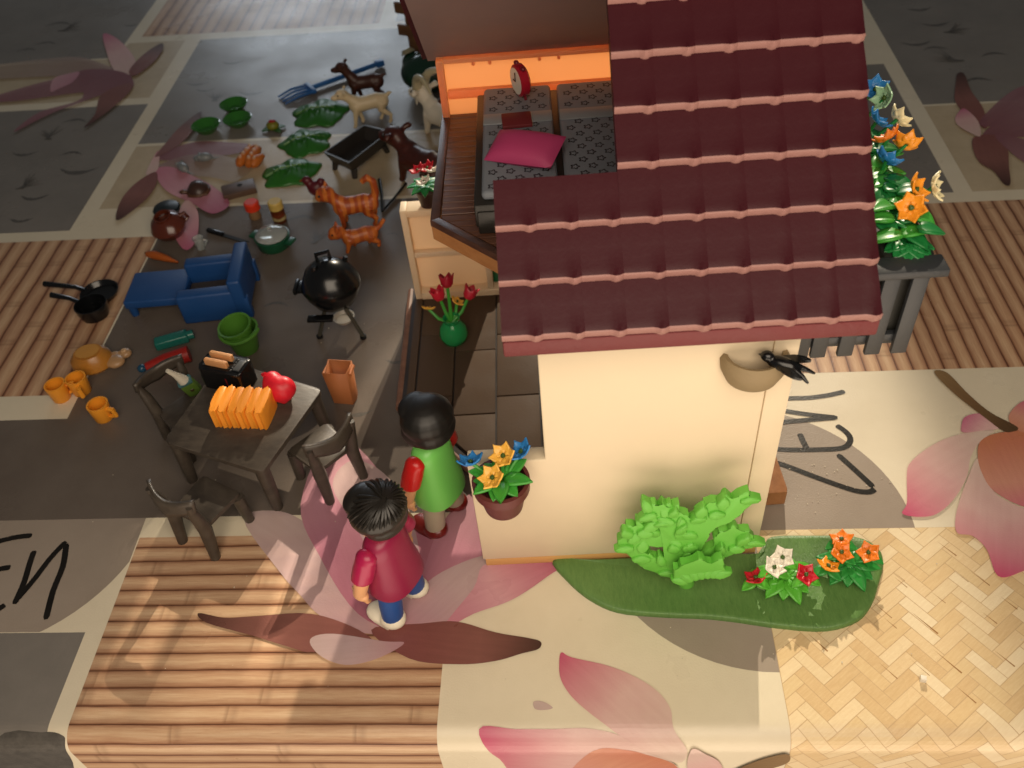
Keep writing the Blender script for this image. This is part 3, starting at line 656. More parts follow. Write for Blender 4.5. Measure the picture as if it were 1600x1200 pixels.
# double bed
bed = hthing('double_bed', 'dark framed double bed with two grey flowered mattresses', 'bed', (0.62, 7.0, 9.99))
bedm = plastic('bed_frame', '#26231f', 0.35); matm = plastic('mattress_grey', '#757a82', 0.55, 0.06, 0.1)
b = B(); b.box(0, 6.0, 0, 7.6, 0.25, 1.15, 0.06); b.obj('bed_frame', bedm, bed)
b = B(); b.box(0.08, 2.6, -0.06, 0.14, 0.0, 0.9, 0.05); b.box(3.1, 5.9, -0.06, 0.14, 0, 0.9, 0.05); b.obj('foot_board', bedm, bed)
b = B(); b.box(0.1, 0.4, 7.2, 7.5, 0, 0.25); b.box(5.6, 5.9, 7.2, 7.5, 0, 0.25); b.obj('rear_leg', bedm, bed)
ink2 = plastic('print_dark', '#23242a', 0.5)
for mx in (0.28, 3.12):
    b = B(); b.box(mx, mx+2.6, 0.2, 7.45, 1.14, 1.5, 0.16, seg=3); mt = b.obj('mattress', matm, bed)
    b = B(); b.box(mx+0.02, mx+2.58, 4.6, 5.35, 1.49, 1.53, 0.02); b.obj('folded_band', plastic('mattress_band', '#84878a', 0.35), mt)
    b = B(); k = 0; y = 0.55
    while y < 7.2:
        for q in range(4):
            x = mx + 0.38 + q*0.62 + (0.31 if k % 2 else 0)
            if x > mx+2.4 or 4.45 < y < 5.45: continue
            pts = [(x+(0.15+0.035*math.cos(5*t))*math.cos(t), y+(0.15+0.035*math.cos(5*t))*math.sin(t)) for t in [2*math.pi*j/25 for j in range(25)]]
            inn = [(x+(0.085+0.03*math.cos(5*t))*math.cos(t), y+(0.085+0.03*math.cos(5*t))*math.sin(t)) for t in [2*math.pi*j/25 for j in range(25)]]
            vo = [b.bm.verts.new((p[0], p[1], 1.505)) for p in pts]; vi = [b.bm.verts.new((p[0], p[1], 1.505)) for p in inn]
            for j in range(25): b.bm.faces.new((vo[j], vo[(j+1) % 25], vi[(j+1) % 25], vi[j]))
        y += 0.43; k += 1
    b.obj('flower_print', ink2, mt)
def cushion(bb, w, d, h, n=14):
    for sgn in (1, -1):
        def f(i, j):
            u, v = i*2-1, j*2-1; e = max(0, (1-abs(u)**2.6)*(1-abs(v)**2.6))**0.55
            pin = 1-0.08*(1-max(abs(u), abs(v)))
            return (u*w*(1-0.07*(1-u*u*v*v)*abs(v)**3*0 - 0.06*(1-v*v)*0), v*d, sgn*h*e)
        bb.grid(f, n, n)
    bmesh.ops.remove_doubles(bb.bm, verts=bb.bm.verts[:], dist=1e-4)
pil = hthing('pillow', 'plump magenta pillow lying tilted on the left mattress', 'pillow', (2.43, 9.21, 11.85), -14)
pil.rotation_euler = (R(16), R(-5), R(HROT-27))
b = B(); cushion(b, 1.3, 0.74, 0.4); b.obj('cushion', plastic('pillow_magenta', '#b23a6a', 0.55, 0.06, 0.15, 2000), pil)
bk = hthing('red_book', 'small dark red book lying behind the magenta pillow', 'book', (2.17, 11.69, 11.5), 3)
b = B(); b.box(-0.55, 0.55, -0.5, 0.45, 0.0, 0.14, 0.03); b.obj('cover', plastic('book_red', '#6b1d22', 0.5), bk)
b = B(); b.box(-0.5, 0.56, -0.45, 0.4, 0.03, 0.11); b.obj('pages', plastic('paper_cream', '#cfc0a0', 0.7), bk)
ck = hthing('alarm_clock', 'round red alarm clock standing at the head of the bed', 'clock', (2.38, 13.58, 11.5), -66)
b = B(); b.lathe([(0.01, -0.2), (0.5, -0.2), (0.6, -0.12), (0.6, 0.14), (0.52, 0.2)], 28, M=T(0, 0, 0.66) @ RX(90)); b.obj('case', plastic('clock_red', '#a11226', 0.3), ck)
b = B(); b.lathe([(0.01, 0.205), (0.5, 0.205), (0.5, 0.19)], 28, M=T(0, 0, 0.66) @ RX(90)); b.obj('dial', plastic('dial_white', '#d8d2c4', 0.35), ck)
b = B(); b.box(-0.02, 0.02, -0.235, -0.21, 0.64, 1.0); b.box(-0.2, 0.02, -0.235, -0.21, 0.64, 0.68); b.obj('hands', black, ck)
b = B(); b.ell((-0.3, 0, 1.22), (0.12, 0.1, 0.09)); b.ell((0.3, 0, 1.22), (0.12, 0.1, 0.09)); b.obj('bells', plastic('clock_dark', '#6a1420', 0.3), ck)
b = B(); b.tube([(-0.3, 0, 0.2), (-0.38, 0, 0)], 0.06, 6); b.tube([(0.3, 0, 0.2), (0.38, 0, 0)], 0.06, 6); b.obj('feet', plastic('clock_dark', '#6a1420', 0.3), ck)

# ---------------------------------------------------------------- flowers and foliage
def flower_mesh(r, n=6, cup=0.45):
    b = B()
    for k in range(n):
        a = 2*math.pi*k/n; ca_, sa_ = math.cos(a), math.sin(a)
        def f(i, j):
            d = r*(0.12+0.88*i); wdt = r*(0.20+0.30*math.sin(math.pi*min(1, i*1.02)**0.8))*(1-i**3*0.93)
            v = (j*2-1)*wdt; z = cup*r*(i**1.5)*0.9 - 0.10*r*(1-abs(j*2-1))*math.sin(math.pi*i) + (0.06*r if i > 0.9 else 0)
            return (ca_*d-sa_*v, sa_*d+ca_*v, z)
        b.grid(f, 6, 4)
    me = b.mesh('flower_head', 60); return me
EYE = B(); EYE.ell((0, 0, 0.02), (0.085, 0.085, 0.07), u=10, v=6); EYE.ell((0.06, 0, 0.06), 0.035, u=6, v=4); EYE.ell((-0.03, 0.05, 0.06), 0.035, u=6, v=4); EYE = EYE.mesh('flower_eye')
EYE.materials.append(plastic('flower_eye_green', '#3f5a1e', 0.45))
FLM = {}
def flower(parent, p, r, color, tilt=(0, 0), name='flower', eye=True, n=6, cup=0.45):
    key = (round(r, 2), color, n, cup)
    if key not in FLM:
        FLM[key] = flower_mesh(r, n, cup); FLM[key].materials.append(plastic('bloom_'+color.strip('#'), color, 0.36, 0.06, 0.06))
    o = put(name, FLM[key], None, parent, loc=p, rot=(R(tilt[0]), R(tilt[1]), random.uniform(0, 6)), solid=0.055)
    if eye: put('flower_eye', EYE, None, o, loc=(0, 0, 0.03), scale=(r/0.45,)*3)
    return o
def leaf_mesh(L_, w, droop=0.35, fold=0.18):
    b = B()
    def f(i, j):
        ww = w*math.sin(math.pi*(0.06+0.94*i)**0.85)**0.8*(1 if i < 0.98 else 0.3); v = (j*2-1)
        return (L_*i, v*ww, abs(v)*fold*ww*1.2 - droop*L_*i*i)
    b.grid(f, 8, 4); return b.mesh('leaf', 60)
LFM = {}
def leaf(parent, p, L_, w, az, pitch, mat, droop=0.35, roll=0):
    key = (round(L_, 2), round(w, 2), droop, mat.name)
    if key not in LFM: LFM[key] = leaf_mesh(L_, w, droop); LFM[key].materials.append(mat)
    return put('leaf', LFM[key], None, parent, loc=p, rot=(R(roll), R(-pitch), R(az)), solid=0.07)
g_leaf = plastic('leaf_green', '#3f9a35', 0.36, 0.08, 0.05)
g_leaf2 = plastic('leaf_deep_green', '#1f7a3a', 0.36, 0.08, 0.05)
g_lime = plastic('lime_green', '#6cbc44', 0.5, 0.06, 0.1, 1500)
ORA, YEL, BLU, WHI, RED, ORA2 = '#f39a28', '#f2b84a', '#2f7fc4', '#efe7d6', '#c4182a', '#f28224'
# pot hanging on the front of the low wall
pot = hthing('flower_pot', 'maroon pot of blue and orange star flowers hung on the low front wall', 'flower pot', (1.12, -0.92, 4.9))
b = B(); b.lathe([(0.02, 0), (0.52, 0), (0.62, 0.1), (0.78, 0.95), (0.9, 1.02), (0.92, 1.4), (0.8, 1.42), (0.76, 1.1), (0.02, 1.05)], 32); b.obj('pot', plastic('pot_maroon', '#5f2a28', 0.45, 0.08), pot)
b = B(); b.lathe([(0.02, 1.12), (0.4, 1.1), (0.78, 1.06)], 20); b.obj('soil', plastic('soil', '#2a1c14', 0.9), pot)
for k, az in enumerate(range(0, 360, 30)):
    leaf(pot, (0.1*math.cos(R(az)), 0.1*math.sin(R(az)), 1.35+0.05*(k % 2)), 0.9 if k % 2 else 0.72, 0.27, az+8*(k % 3), 24+8*(k % 2), g_leaf, 0.4)
def pot_flower(root_h, px, z, r, color, parent, tilt=(38, 0), **kw):
    # px is a house-frame point; convert to the pot's frame
    return flower(parent, (px[0]-root_h[0], px[1]-root_h[1], z-root_h[2]), r, color, tilt, **kw)
for p, c in (((0.22, -0.52, 6.75), BLU), ((1.26, -0.5, 6.95), YEL), ((1.82, -0.34, 6.9), BLU), ((0.91, -1.18, 6.75), YEL)):
    pot_flower((1.12, -0.92, 4.9), p, p[2], 0.43, c, pot, (25, random.uniform(-12, 12)), cup=0.5)
    b = B(); q = Vector((p[0]-1.12, p[1]+0.92, p[2]-4.9)); b.tube([(0, 0, 1.1), (q.x*0.6, q.y*0.6, q.z*0.7+0.3), q], 0.06, 6); b.obj('stem', g_leaf, pot)
# vase on the patio
vz = (-1.43, 11.83, 0.57)
vase = hthing('flower_vase', 'green glass vase with red tulips and yellow blooms on the patio', 'vase', vz)
VS = 1.15
b = B(); b.lathe([(0.02, 0.0), (0.3, 0.0), (0.5, 0.15), (0.58, 0.45), (0.5, 0.8), (0.3, 1.05), (0.34, 1.25), (0.28, 1.24), (0.22, 1.05), (0.42, 0.75), (0.48, 0.45), (0.35, 0.15), (0.02, 0.1)], 28, M=Matrix.Diagonal((VS, VS, VS, 1)))
N = Nodes('vase_green'); N.p.inputs['Base Color'].default_value = lin('#35b468'); N.p.inputs['Roughness'].default_value = 0.12; N.p.inputs['Transmission Weight'].default_value = 0.45; N.p.inputs['IOR'].default_value = 1.4
b.obj('vase_body', N.m, vase)
for p, c, tul in (((-1.85, 12.31, 2.7), '#cc2038', 1), ((-1.5, 12.68, 3.1), '#a8142c', 1), ((-0.63, 12.4, 2.6), '#c42038', 1), ((-2.44, 12.29, 2.2), YEL, 0), ((-1.14, 12.42, 2.4), YEL, 0)):
    q = Vector((p[0]-vz[0], p[1]-vz[1], p[2]-vz[2])); b = B(); b.tube([(0, 0, 0.3), (0.04*q.x, 0.04*q.y, 1.15), (q.x*0.6, q.y*0.6, q.z*0.72), q], [0.09, 0.09, 0.08, 0.07], 8); b.obj('stem', g_leaf, vase)
    ti = (math.degrees(math.atan2(-q.y, 1.5)), math.degrees(math.atan2(q.x, 1.5)))
    if tul:
        bb = B(); vv = bb.lathe([(0.03, -0.05), (0.16, 0.0), (0.25, 0.14), (0.27, 0.32), (0.31, 0.5)], 20)
        for v_ in vv:
            if v_.co.z > 0.25:
                an = math.atan2(v_.co.y, v_.co.x); v_.co.z += 0.09*math.cos(5*an)*(v_.co.z/0.5); v_.co.x *= 1+0.12*math.cos(5*an); v_.co.y *= 1+0.12*math.cos(5*an)
        for fc in [f_ for f_ in bb.bm.faces if len(f_.verts) > 4 and f_.calc_center_median().z > 0.3]: bb.bm.faces.remove(fc)
        tp = bb.obj('tulip_head', plastic('tulip_'+c.strip('#'), c, 0.4, 0.06), vase, solid=0.05); tp.location = q*S; tp.rotation_euler = (R(ti[0]), R(ti[1]), 0)
    else: flower(vase, q, 0.32, c, (35, ti[1]*0.6), n=6, cup=0.35)
# pot with red and white flowers on the patio back wall
pz = (-2.11, 16.34, 5.68)
p2 = hthing('flower_pot', 'dark pot of red and white flowers on the patio back wall', 'flower pot', (pz[0], 15.35, 5.68))
b = B(); b.lathe([(0.02, 0), (0.35, 0), (0.5, 0.8), (0.55, 0.85), (0.5, 0.95), (0.02, 0.9)], 24); b.obj('pot', plastic('pot_dark', '#3a221c', 0.5), p2)
for az in range(0, 360, 45): leaf(p2, (0, 0, 0.95), 0.75, 0.22, az, 25, g_leaf2, 0.5)
for x, y, z, c in ((-0.25, 0.1, 1.7, RED), (0.0, -0.3, 1.35, WHI), (0.42, 0.15, 1.6, WHI), (0.15, 0.4, 1.6, RED)): flower(p2, (x, y, z), 0.36, c, (20, -10), cup=0.5)
# green jug just visible in the doorway
jg = hthing('green_jug', 'small dark green jug behind the patio under the upper floor', 'jug', (0.54, 15.93, 0.57))
b = B(); b.lathe([(0.02, 0), (0.35, 0), (0.5, 0.4), (0.4, 0.9), (0.28, 1.1), (0.32, 1.25), (0.26, 1.24), (0.2, 1.0), (0.02, 0.9)], 24); b.obj('body', plastic('jug_green', '#14603a', 0.3), jg)
b = B(); b.tube([(0.35, 0, 0.95), (0.65, 0, 0.85), (0.6, 0, 0.4), (0.45, 0, 0.35)], 0.07, 8); b.obj('handle', plastic('jug_green', '#14603a', 0.3), jg)
# balcony flower box
fb = hthing('flower_box', 'dark balcony box full of leaves and orange, blue and cream flowers', 'flower box', (13.1, 1.5, 11.35))
b = B(); b.box(-0.75, 0.65, 0.0, 7.3, 0, 0.95, 0.05); b.obj('box', rail_dk, fb)
random.seed(21)
for k in range(54):
    y = 0.35 + 6.6*k/61; s_ = 1 if k % 2 else -1
    leaf(fb, (random.uniform(-0.35, 0.35), y, 1.0+random.uniform(0, 0.55)), random.choice((0.75, 0.95)), 0.27, random.uniform(-70, 70) if s_ > 0 else random.uniform(110, 250), random.uniform(0, 35), g_leaf2 if k % 3 else g_leaf, 0.45)
for az in range(-165, 0, 30): leaf(fb, (0.0, 0.4, 1.05), 0.7, 0.27, az, 8, g_leaf2, 0.35)
ro = (13.1, 1.5, 11.35)
for p, c, ti in (((13.61, 6.06, 13.2), ORA2, (50, 0)), ((14.11, 5.82, 13.1), ORA, (30, 70)), ((14.36, 7.46, 13), '#e8dcae', (30, 60)), ((13.26, 5, 13.1), BLU, (55, 0)), ((13.71, 7.43, 13), BLU, (40, 0)),
                 ((13.54, 3.28, 13.2), ORA, (50, 0)), ((13.24, 2.58, 13.1), ORA, (52, 0)), ((14.21, 3.64, 13), '#e8dcae', (30, 65)), ((14.23, 8.47, 13.2), '#9fc8a0', (60, 20)), ((14.17, 9.26, 13.1), BLU, (40, 20))):
    pot_flower(ro, p, p[2], 0.44, c, fb, ti, cup=0.55)
    b = B(); q = Vector((p[0]-ro[0], p[1]-ro[1], p[2]-ro[2])); b.tube([(q.x*0.5, q.y+0.1, 0.9), (q.x*0.8, q.y+0.05, q.z*0.8), q], 0.06, 6); b.obj('stem', g_leaf2, fb)

# ---------------------------------------------------------------- lawn piece with bush and flowers
lawn_pts = smooth_loop([(-1.12, 18.6), (-0.63, 17.78), (0.16, 16.98), (1.15, 16.45), (2.59, 16.26), (4.12, 16.17), (5.2, 16.03), (6.67, 15.77), (8.15, 15.66), (9.29, 16.01), (9.92, 16.67), (10.32, 17.43), (10.67, 18.21), (10.65, 18.89), (9.95, 19.37), (8.24, 19.46), (6.96, 19.43), (6.68, 19.02), (6.4, 18.72), (4.88, 18.69), (2.55, 18.62), (0.2, 18.55)], 4)
cx = sum(p[0] for p in lawn_pts)/len(lawn_pts); cy = sum(p[1] for p in lawn_pts)/len(lawn_pts)
b = B(); n = len(lawn_pts)
rings = []
for sc, z in ((1.0, 0.0), (1.0, 0.12), (0.99, 0.2), (0.97, 0.235), (0.9, 0.225), (0.7, 0.19), (0.45, 0.19), (0.2, 0.2)):
    rings.append([b.bm.verts.new((cx+(p[0]-cx)*sc, cy+(p[1]-cy)*sc, z)) for p in lawn_pts])
for a, c in zip(rings, rings[1:]):
    for k in range(n): b.bm.faces.new((a[k], a[(k+1) % n], c[(k+1) % n], c[k]))
b.bm.faces.new(rings[-1])
N = Nodes('lawn_green'); tc = N.add('ShaderNodeTexCoord'); mp = N.add('ShaderNodeMapping'); N.link(tc.outputs['Object'], mp.inputs[0]); mp.inputs['Scale'].default_value = (900, 260, 300); mp.inputs['Rotation'].default_value = (0, 0, R(30))
n1 = N.noise(1.0, 4, mp.outputs[0], 0.7); n2 = N.noise(40, 3, tc.outputs['Object'])
N.link(N.mix(n1.outputs[0], lin('#426a30'), lin('#6f9450')), N.p.inputs['Base Color']); N.p.inputs['Roughness'].default_value = 0.42
N.link(N.bump(n1.outputs[0], 0.6, 0.0006), N.p.inputs['Normal'])
lawn = b.obj('lawn_piece', N.m, ang=60); tag(lawn, 'flat dark green moulded lawn piece along the front wall', 'lawn piece')
# bush
bush = hthing('toy_bush', 'bright lime green moulded bush in front of the cream wall', 'bush', (7.3, -1.15, 0.2))
def bp(p, dy=0.0): return Vector((p[0]-7.3, dy, p[1]-0.2))
random.seed(5)
LB = {}
def bleaf(p, ang, L_, w, dy=0.0, tilt=0):
    key = (L_, w)
    if key not in LB:
        bb = B(); pts = [(0, 0.08), (L_*0.25, w*0.8), (L_*0.45, w), (L_*0.65, w*0.86), (L_*0.85, w*0.48), (L_, 0.03), (L_, -0.03), (L_*0.85, -w*0.48), (L_*0.65, -w*0.86), (L_*0.45, -w), (L_*0.25, -w*0.8), (0, -0.08)]
        bb.prism(pts, -0.16, 0.13, 0.06); LB[key] = bb.mesh('leaf', 50); LB[key].materials.append(g_lime)
    o = put('leaf', LB[key], None, bush, loc=p); o.rotation_euler = (R(90+tilt), R(-ang), 0); o.rotation_mode = 'XYZ'
    o.rotation_euler = (Matrix.Rotation(R(tilt), 4, 'X') @ RX(90) @ RZ(ang)).to_euler()
    return o
SK = [[(7.31, 0.56), (6.98, 2.31), (6.65, 3.82), (6.47, 4.54)], [(6.54, 4.01), (6.1, 4.57), (5.72, 4.78)],
      [(6.81, 3.63), (7.25, 4.26), (7.84, 4.56), (8.79, 5.22)], [(7.02, 0.91), (6.11, 1.8), (5.43, 2.63), (5.14, 3.22), (5.51, 3.74), (5.93, 3.7)],
      [(7.46, 1.28), (8.06, 1.98), (8.66, 2.54), (9.16, 2.79)]]
BRANCH = [
 ([(6.73, 0.63), (6.55, 1.31), (6.38, 1.97), (6.31, 2.6), (6.25, 3.46), (6.16, 3.7), (6.05, 3.94), (6.07, 4.17), (5.83, 4.19), (5.79, 4.37), (5.58, 4.64), (5.53, 4.84), (5.64, 4.97), (5.79, 4.87), (5.8, 5.12), (5.96, 5.11), (6.05, 4.91), (6.16, 5.2), (6.32, 4.99), (6.37, 4.82), (6.56, 5), (6.71, 5.04), (6.76, 4.68), (6.72, 4.57), (6.92, 4.5), (7.06, 4.4), (7.04, 4.26), (7.11, 4.17), (7.27, 4.35), (7.45, 4.59), (7.52, 4.72), (7.5, 4.95), (7.68, 5.04), (7.74, 5.09), (7.94, 5.05), (8.03, 5.15), (8.07, 5.36), (8.16, 5.43), (8.31, 5.23), (8.37, 5.12), (8.53, 5.35), (8.71, 5.46), (8.85, 5.52), (8.9, 5.37), (8.84, 5.18), (9, 5.17), (9.09, 5.03), (9.01, 4.81), (8.84, 4.58), (8.72, 4.48), (8.71, 4.23), (8.52, 4.19), (8.37, 3.97), (8.32, 3.8), (8.08, 3.85), (8, 3.63), (7.87, 3.58), (7.82, 3.32), (7.76, 3.26), (7.79, 3.02), (7.72, 2.85), (7.63, 2.85), (7.61, 2.55), (7.59, 2.3), (7.36, 2.14), (7.09, 1.91), (6.9, 1.54), (7.1, 0.53), (6.97, 0.23), (6.82, 0.38)], 0.0),
 ([(6.27, 3.54), (6.16, 3.58), (5.96, 3.57), (5.76, 3.41), (5.79, 3.56), (5.61, 3.93), (5.46, 4.23), (5.36, 4.24), (5.35, 4.01), (5.44, 3.76), (5.26, 3.95), (5.06, 3.97), (5.03, 3.8), (5.1, 3.56), (5.07, 3.38), (4.93, 3.3), (4.78, 3.2), (4.77, 2.96), (4.87, 2.79), (5, 2.69), (5.05, 2.4), (5.22, 2.17), (5.38, 1.87), (5.57, 1.53), (5.76, 1.41), (6.05, 1.12), (6.35, 0.93), (6.52, 0.85), (6.77, 0.62), (6.63, 1.1), (6.42, 1.78), (6.16, 1.99), (5.95, 2.07), (5.9, 2.39), (5.8, 2.21), (5.65, 2.35), (5.63, 2.6), (5.71, 2.78), (5.88, 2.83), (6.1, 2.62), (6.34, 2.66)], 0.03),
 ([(7.77, 2.29), (7.9, 2.4), (8.06, 2.51), (8.02, 2.76), (7.96, 2.95), (8.01, 3.09), (8.14, 3.17), (8.11, 3.35), (8.26, 3.37), (8.42, 3.33), (8.46, 3.56), (8.55, 3.67), (8.69, 3.54), (8.8, 3.29), (8.98, 3.31), (9.14, 3.29), (9.22, 3.02), (9.36, 2.82), (9.42, 2.39), (9.3, 2.34), (9.17, 2.23), (8.95, 2.34), (8.79, 2.2), (8.75, 1.95), (8.52, 1.78), (8.3, 1.86), (8.09, 1.82), (7.65, 1.47), (7.01, 0.87), (6.9, 1.41), (7.54, 1.99)], 0.06),
 ([(6.61, 2.16), (6.79, 2.14), (6.84, 2.42), (7.04, 2.43), (7.24, 2.54), (7.4, 2.77), (7.56, 2.7), (7.67, 2.44), (7.88, 2.36), (8.03, 2.63), (8.2, 2.67), (8.25, 2.45), (8.3, 2.26), (8.25, 2.07), (8.45, 1.8), (8.4, 1.61), (8.16, 1.6), (7.91, 1.59), (7.6, 1.56), (7.36, 1.38), (7.11, 1.37), (7.02, 1.21), (6.77, 1.17), (6.65, 1.44)], -0.55)]
for pts, dy in BRANCH:
    b = B(); b.prism([(x-7.3, z-0.2) for x, z in pts], -0.15-dy, 0.16-dy, 0.05, M=RX(90)); b.obj('branch', g_lime, bush, ang=55)
b = B(); b.tube([(-0.05, 0.0, 0.0), (-0.08, 0.0, 0.7)], [0.3, 0.24], 12); b.obj('stem', g_lime, bush)
for ln in SK:       # raised leaves moulded on the face of each branch
    P_ = [bp(q) for q in ln]; pts = smooth_loop([(q.x, q.z) for q in P_], 4, closed=False)
    for k in range(1, len(pts), 2):
        a = pts[max(k-1, 0)]; c = pts[min(k+1, len(pts)-1)]; an = math.degrees(math.atan2(c[1]-a[1], c[0]-a[0]))
        sgn = 1 if k % 4 == 1 else -1
        bleaf((pts[k][0], -0.13+random.uniform(-0.02, 0.03), pts[k][1]), an+sgn*random.uniform(25, 60), random.choice((0.55, 0.66)), random.choice((0.18, 0.22)), tilt=random.uniform(-14, 14))
for k in range(9):
    x = 6.75+0.1*(k % 3)*3.2; z = 1.5+0.85*(k//3)
    p = bp((x, z)); bleaf((p.x, -0.1, p.z), random.uniform(30, 150), 0.6, 0.23, tilt=random.uniform(-8, 8))
P_ = [bp(q) for q in ((7.15, 1.36), (7.57, 1.61), (8, 1.65))]
for k in range(7):
    t = k/6; x = P_[0].x+(P_[2].x-P_[0].x)*t; z = P_[0].z+(P_[2].z-P_[0].z)*t
    bleaf((x, -0.68, z+0.02), 165-150*t, 0.62, 0.18, tilt=-16)
# two flower clumps standing on the lawn
def clump(label, base, blooms, lm, extra=()):
    c = thing('flower_clump', label, 'flowers', base + (0.2,))
    b = B(); b.lathe([(0.02, 0), (0.45, 0), (0.4, 0.2), (0.2, 0.5), (0.02, 0.55)], 16); b.obj('stem', lm, c)
    for k, az in enumerate(range(0, 360, 32)): leaf(c, (0.12*math.cos(R(az)), 0.12*math.sin(R(az)), 0.45), 0.92 if k % 2 else 0.75, 0.28, az, 14, lm, 0.4)
    for p, colr in blooms:
        q = Vector((p[0]-base[0], p[1]-base[1], p[2]-0.2)); b = B(); b.tube([(0, 0, 0.2), (q.x*0.7, q.y*0.7, q.z*0.6), q], 0.07, 6); b.obj('stem', lm, c)
        for az in (200, 330, 80): leaf(c, q-Vector((0, 0, 0.18)), 0.55, 0.2, az+random.uniform(-20, 20), 5, lm, 0.4)
        flower(c, q, 0.42, colr, (22, random.uniform(-8, 8)), n=5, cup=0.3)
clump('flower clump with white and red stars on the lawn piece', (7.02, 17.43), (((6.88, 17.73, 1.4), WHI), ((6.52, 17.36, 1.35), WHI), ((5.93, 17.18, 1), RED), ((7.61, 17.22, 1.1), RED)), plastic('leaf_bright', '#58b034', 0.38, 0.06))
clump('flower clump with four orange stars at the lawn piece end', (9.29, 17.92), (((9.03, 18.43, 1.4), ORA2), ((8.91, 17.94, 1.35), ORA2), ((8.42, 17.51, 1.15), ORA), ((9.92, 18.06, 1.1), ORA2)), plastic('leaf_mid', '#2f8f3a', 0.38, 0.06))

# ---------------------------------------------------------------- the two toy figures
skin = plastic('figure_skin', '#e0a878', 0.4, 0.03, 0.03)
hairm = plastic('figure_hair', '#15120f', 0.48, 0.15, 0.05)
def hair_strands(name, c1):
    N = Nodes(name); tc = N.add('ShaderNodeTexCoord'); w = N.add('ShaderNodeTexWave'); w.wave_type = 'RINGS'; w.rings_direction = 'Y'
    N.link(tc.outputs['Object'], w.inputs['Vector']); w.inputs['Scale'].default_value = 120; w.inputs['Distortion'].default_value = 2.0; w.inputs['Detail Scale'].default_value = 0.4
    N.p.inputs['Base Color'].default_value = lin(c1); N.p.inputs['Roughness'].default_value = 0.38
    N.link(N.bump(w.outputs[1], 0.12, 0.0005), N.p.inputs['Normal']); return N.m
def figure(label, loc, rz, shirt, sleeve, trousers, shoe, hair, tunic_len, hem=None, ribbed=False):
    f = thing('toy_figure', label, 'toy figure', loc, rz); f.scale = (1.08, 1.06, 0.92)
    # local frame: facing -Y, x to its left/right
    for s_ in (-1, 1):
        b = B(); b.ell((0.66*s_, 0.05, 0.32), (0.42, 0.48, 0.34)); b.ell((0.66*s_, -0.5, 0.25), (0.4, 0.5, 0.27)); b.tube([(0.66*s_, 0.1, 0.16), (0.66*s_, -0.55, 0.14)], [0.4, 0.38], 16, flat=1.0); b.ell((0.66*s_, -0.2, 0.18), (0.38, 0.7, 0.2))
        for v in b.bm.verts: v.co.z = max(v.co.z, 0.02)
        b.obj('shoe', shoe, f, subsurf=0, remesh=0.03)
        b = B(); b.tube([(0.64*s_, 0.05, 0.35), (0.56*s_, 0.05, 1.2), (0.4*s_, 0.03, 2.9)], [0.36, 0.39, 0.38], 18); b.obj('leg', trousers, f)
    b = B(); prof = [(0.98, 0.80, tunic_len), (1.0, 0.80, tunic_len+0.12), (0.95, 0.74, 2.8), (0.82, 0.62, 3.6), (0.78, 0.56, 4.3), (0.76, 0.50, 4.75), (0.6, 0.42, 5.0), (0.34, 0.3, 5.12)]
    rr = []
    for a, c, z in prof: rr.append([b.bm.verts.new((a*math.copysign(abs(math.cos(t))**0.8, math.cos(t)), c*math.copysign(abs(math.sin(t))**0.8, math.sin(t)), z)) for t in [2*math.pi*k/28 for k in range(28)]])
    for p, q in zip(rr, rr[1:]):
        for k in range(28): b.bm.faces.new((p[k], p[(k+1) % 28], q[(k+1) % 28], q[k]))
    b.bm.faces.new(rr[0][::-1]); b.bm.faces.new(rr[-1]); torso = b.obj('tunic', shirt, f, ang=70)
    if hem:
        b = B(); b.lathe([(0.9, tunic_len-0.1), (0.94, tunic_len-0.1), (0.97, tunic_len+0.03), (0.9, tunic_len+0.03)], 28, M=Matrix.Diagonal((1, 0.82, 1, 1))); b.obj('hem', hem, torso)
    for s_ in (-1, 1):
        sw = 0.22*s_
        sh = Vector((0.84*s_, -0.05, 4.6)); el = Vector((1.14*s_, -0.18, 3.65)); wr = Vector((1.2*s_, -0.42, 2.6))
        b = B(); b.ell(sh, (0.3, 0.36, 0.36)); b.tube([sh, (sh+el)/2, el], [0.34, 0.37, 0.36], 14); arm = b.obj('sleeve', sleeve, f, remesh=0.035)
        b = B(); b.tube([sh+(el-sh)*0.7, el, wr], [0.27, 0.27, 0.22], 14); b.ell(wr+Vector((0, 0, -0.12)), (0.2, 0.3, 0.24))
        for k in range(4): b.tube([wr+Vector((0.02*s_, -0.22+0.14*k, -0.2)), wr+Vector((-0.02*s_, -0.24+0.14*k, -0.5)), wr+Vector((-0.16*s_, -0.24+0.14*k, -0.62-0.03*(k in (1, 2))))], [0.085, 0.08, 0.06], 8)
        b.tube([wr+Vector((-0.05*s_, -0.22, -0.05)), wr+Vector((-0.14*s_, -0.42, -0.22)), wr+Vector((-0.2*s_, -0.45, -0.4))], [0.1, 0.085, 0.06], 8)
        b.obj('arm', skin, f, remesh=0.03)
    b = B(); b.lathe([(0.02, 4.95), (0.32, 4.95), (0.33, 5.3), (0.5, 5.42), (0.68, 5.75), (0.72, 6.2), (0.66, 6.65), (0.42, 6.98), (0.02, 7.1)], 28); b.ell((0, -0.7, 6.05), (0.09, 0.1, 0.09)); head = b.obj('head', skin, f)
    for s_ in (-1, 1):
        b = B(); b.ell((0.25*s_, -0.66, 6.25), (0.07, 0.04, 0.12), u=10, v=8); b.obj('eye', black, head)
    b = B(); b.tube([(-0.22, -0.63, 5.85), (-0.1, -0.68, 5.78), (0.1, -0.68, 5.78), (0.22, -0.63, 5.85)], 0.03, 6); b.obj('mouth', plastic('mouth_red', '#a03028'), head)
    b = B(); hair(b); hr_ = b.obj('hair', ribbed or hairm, f, remesh=0.045)
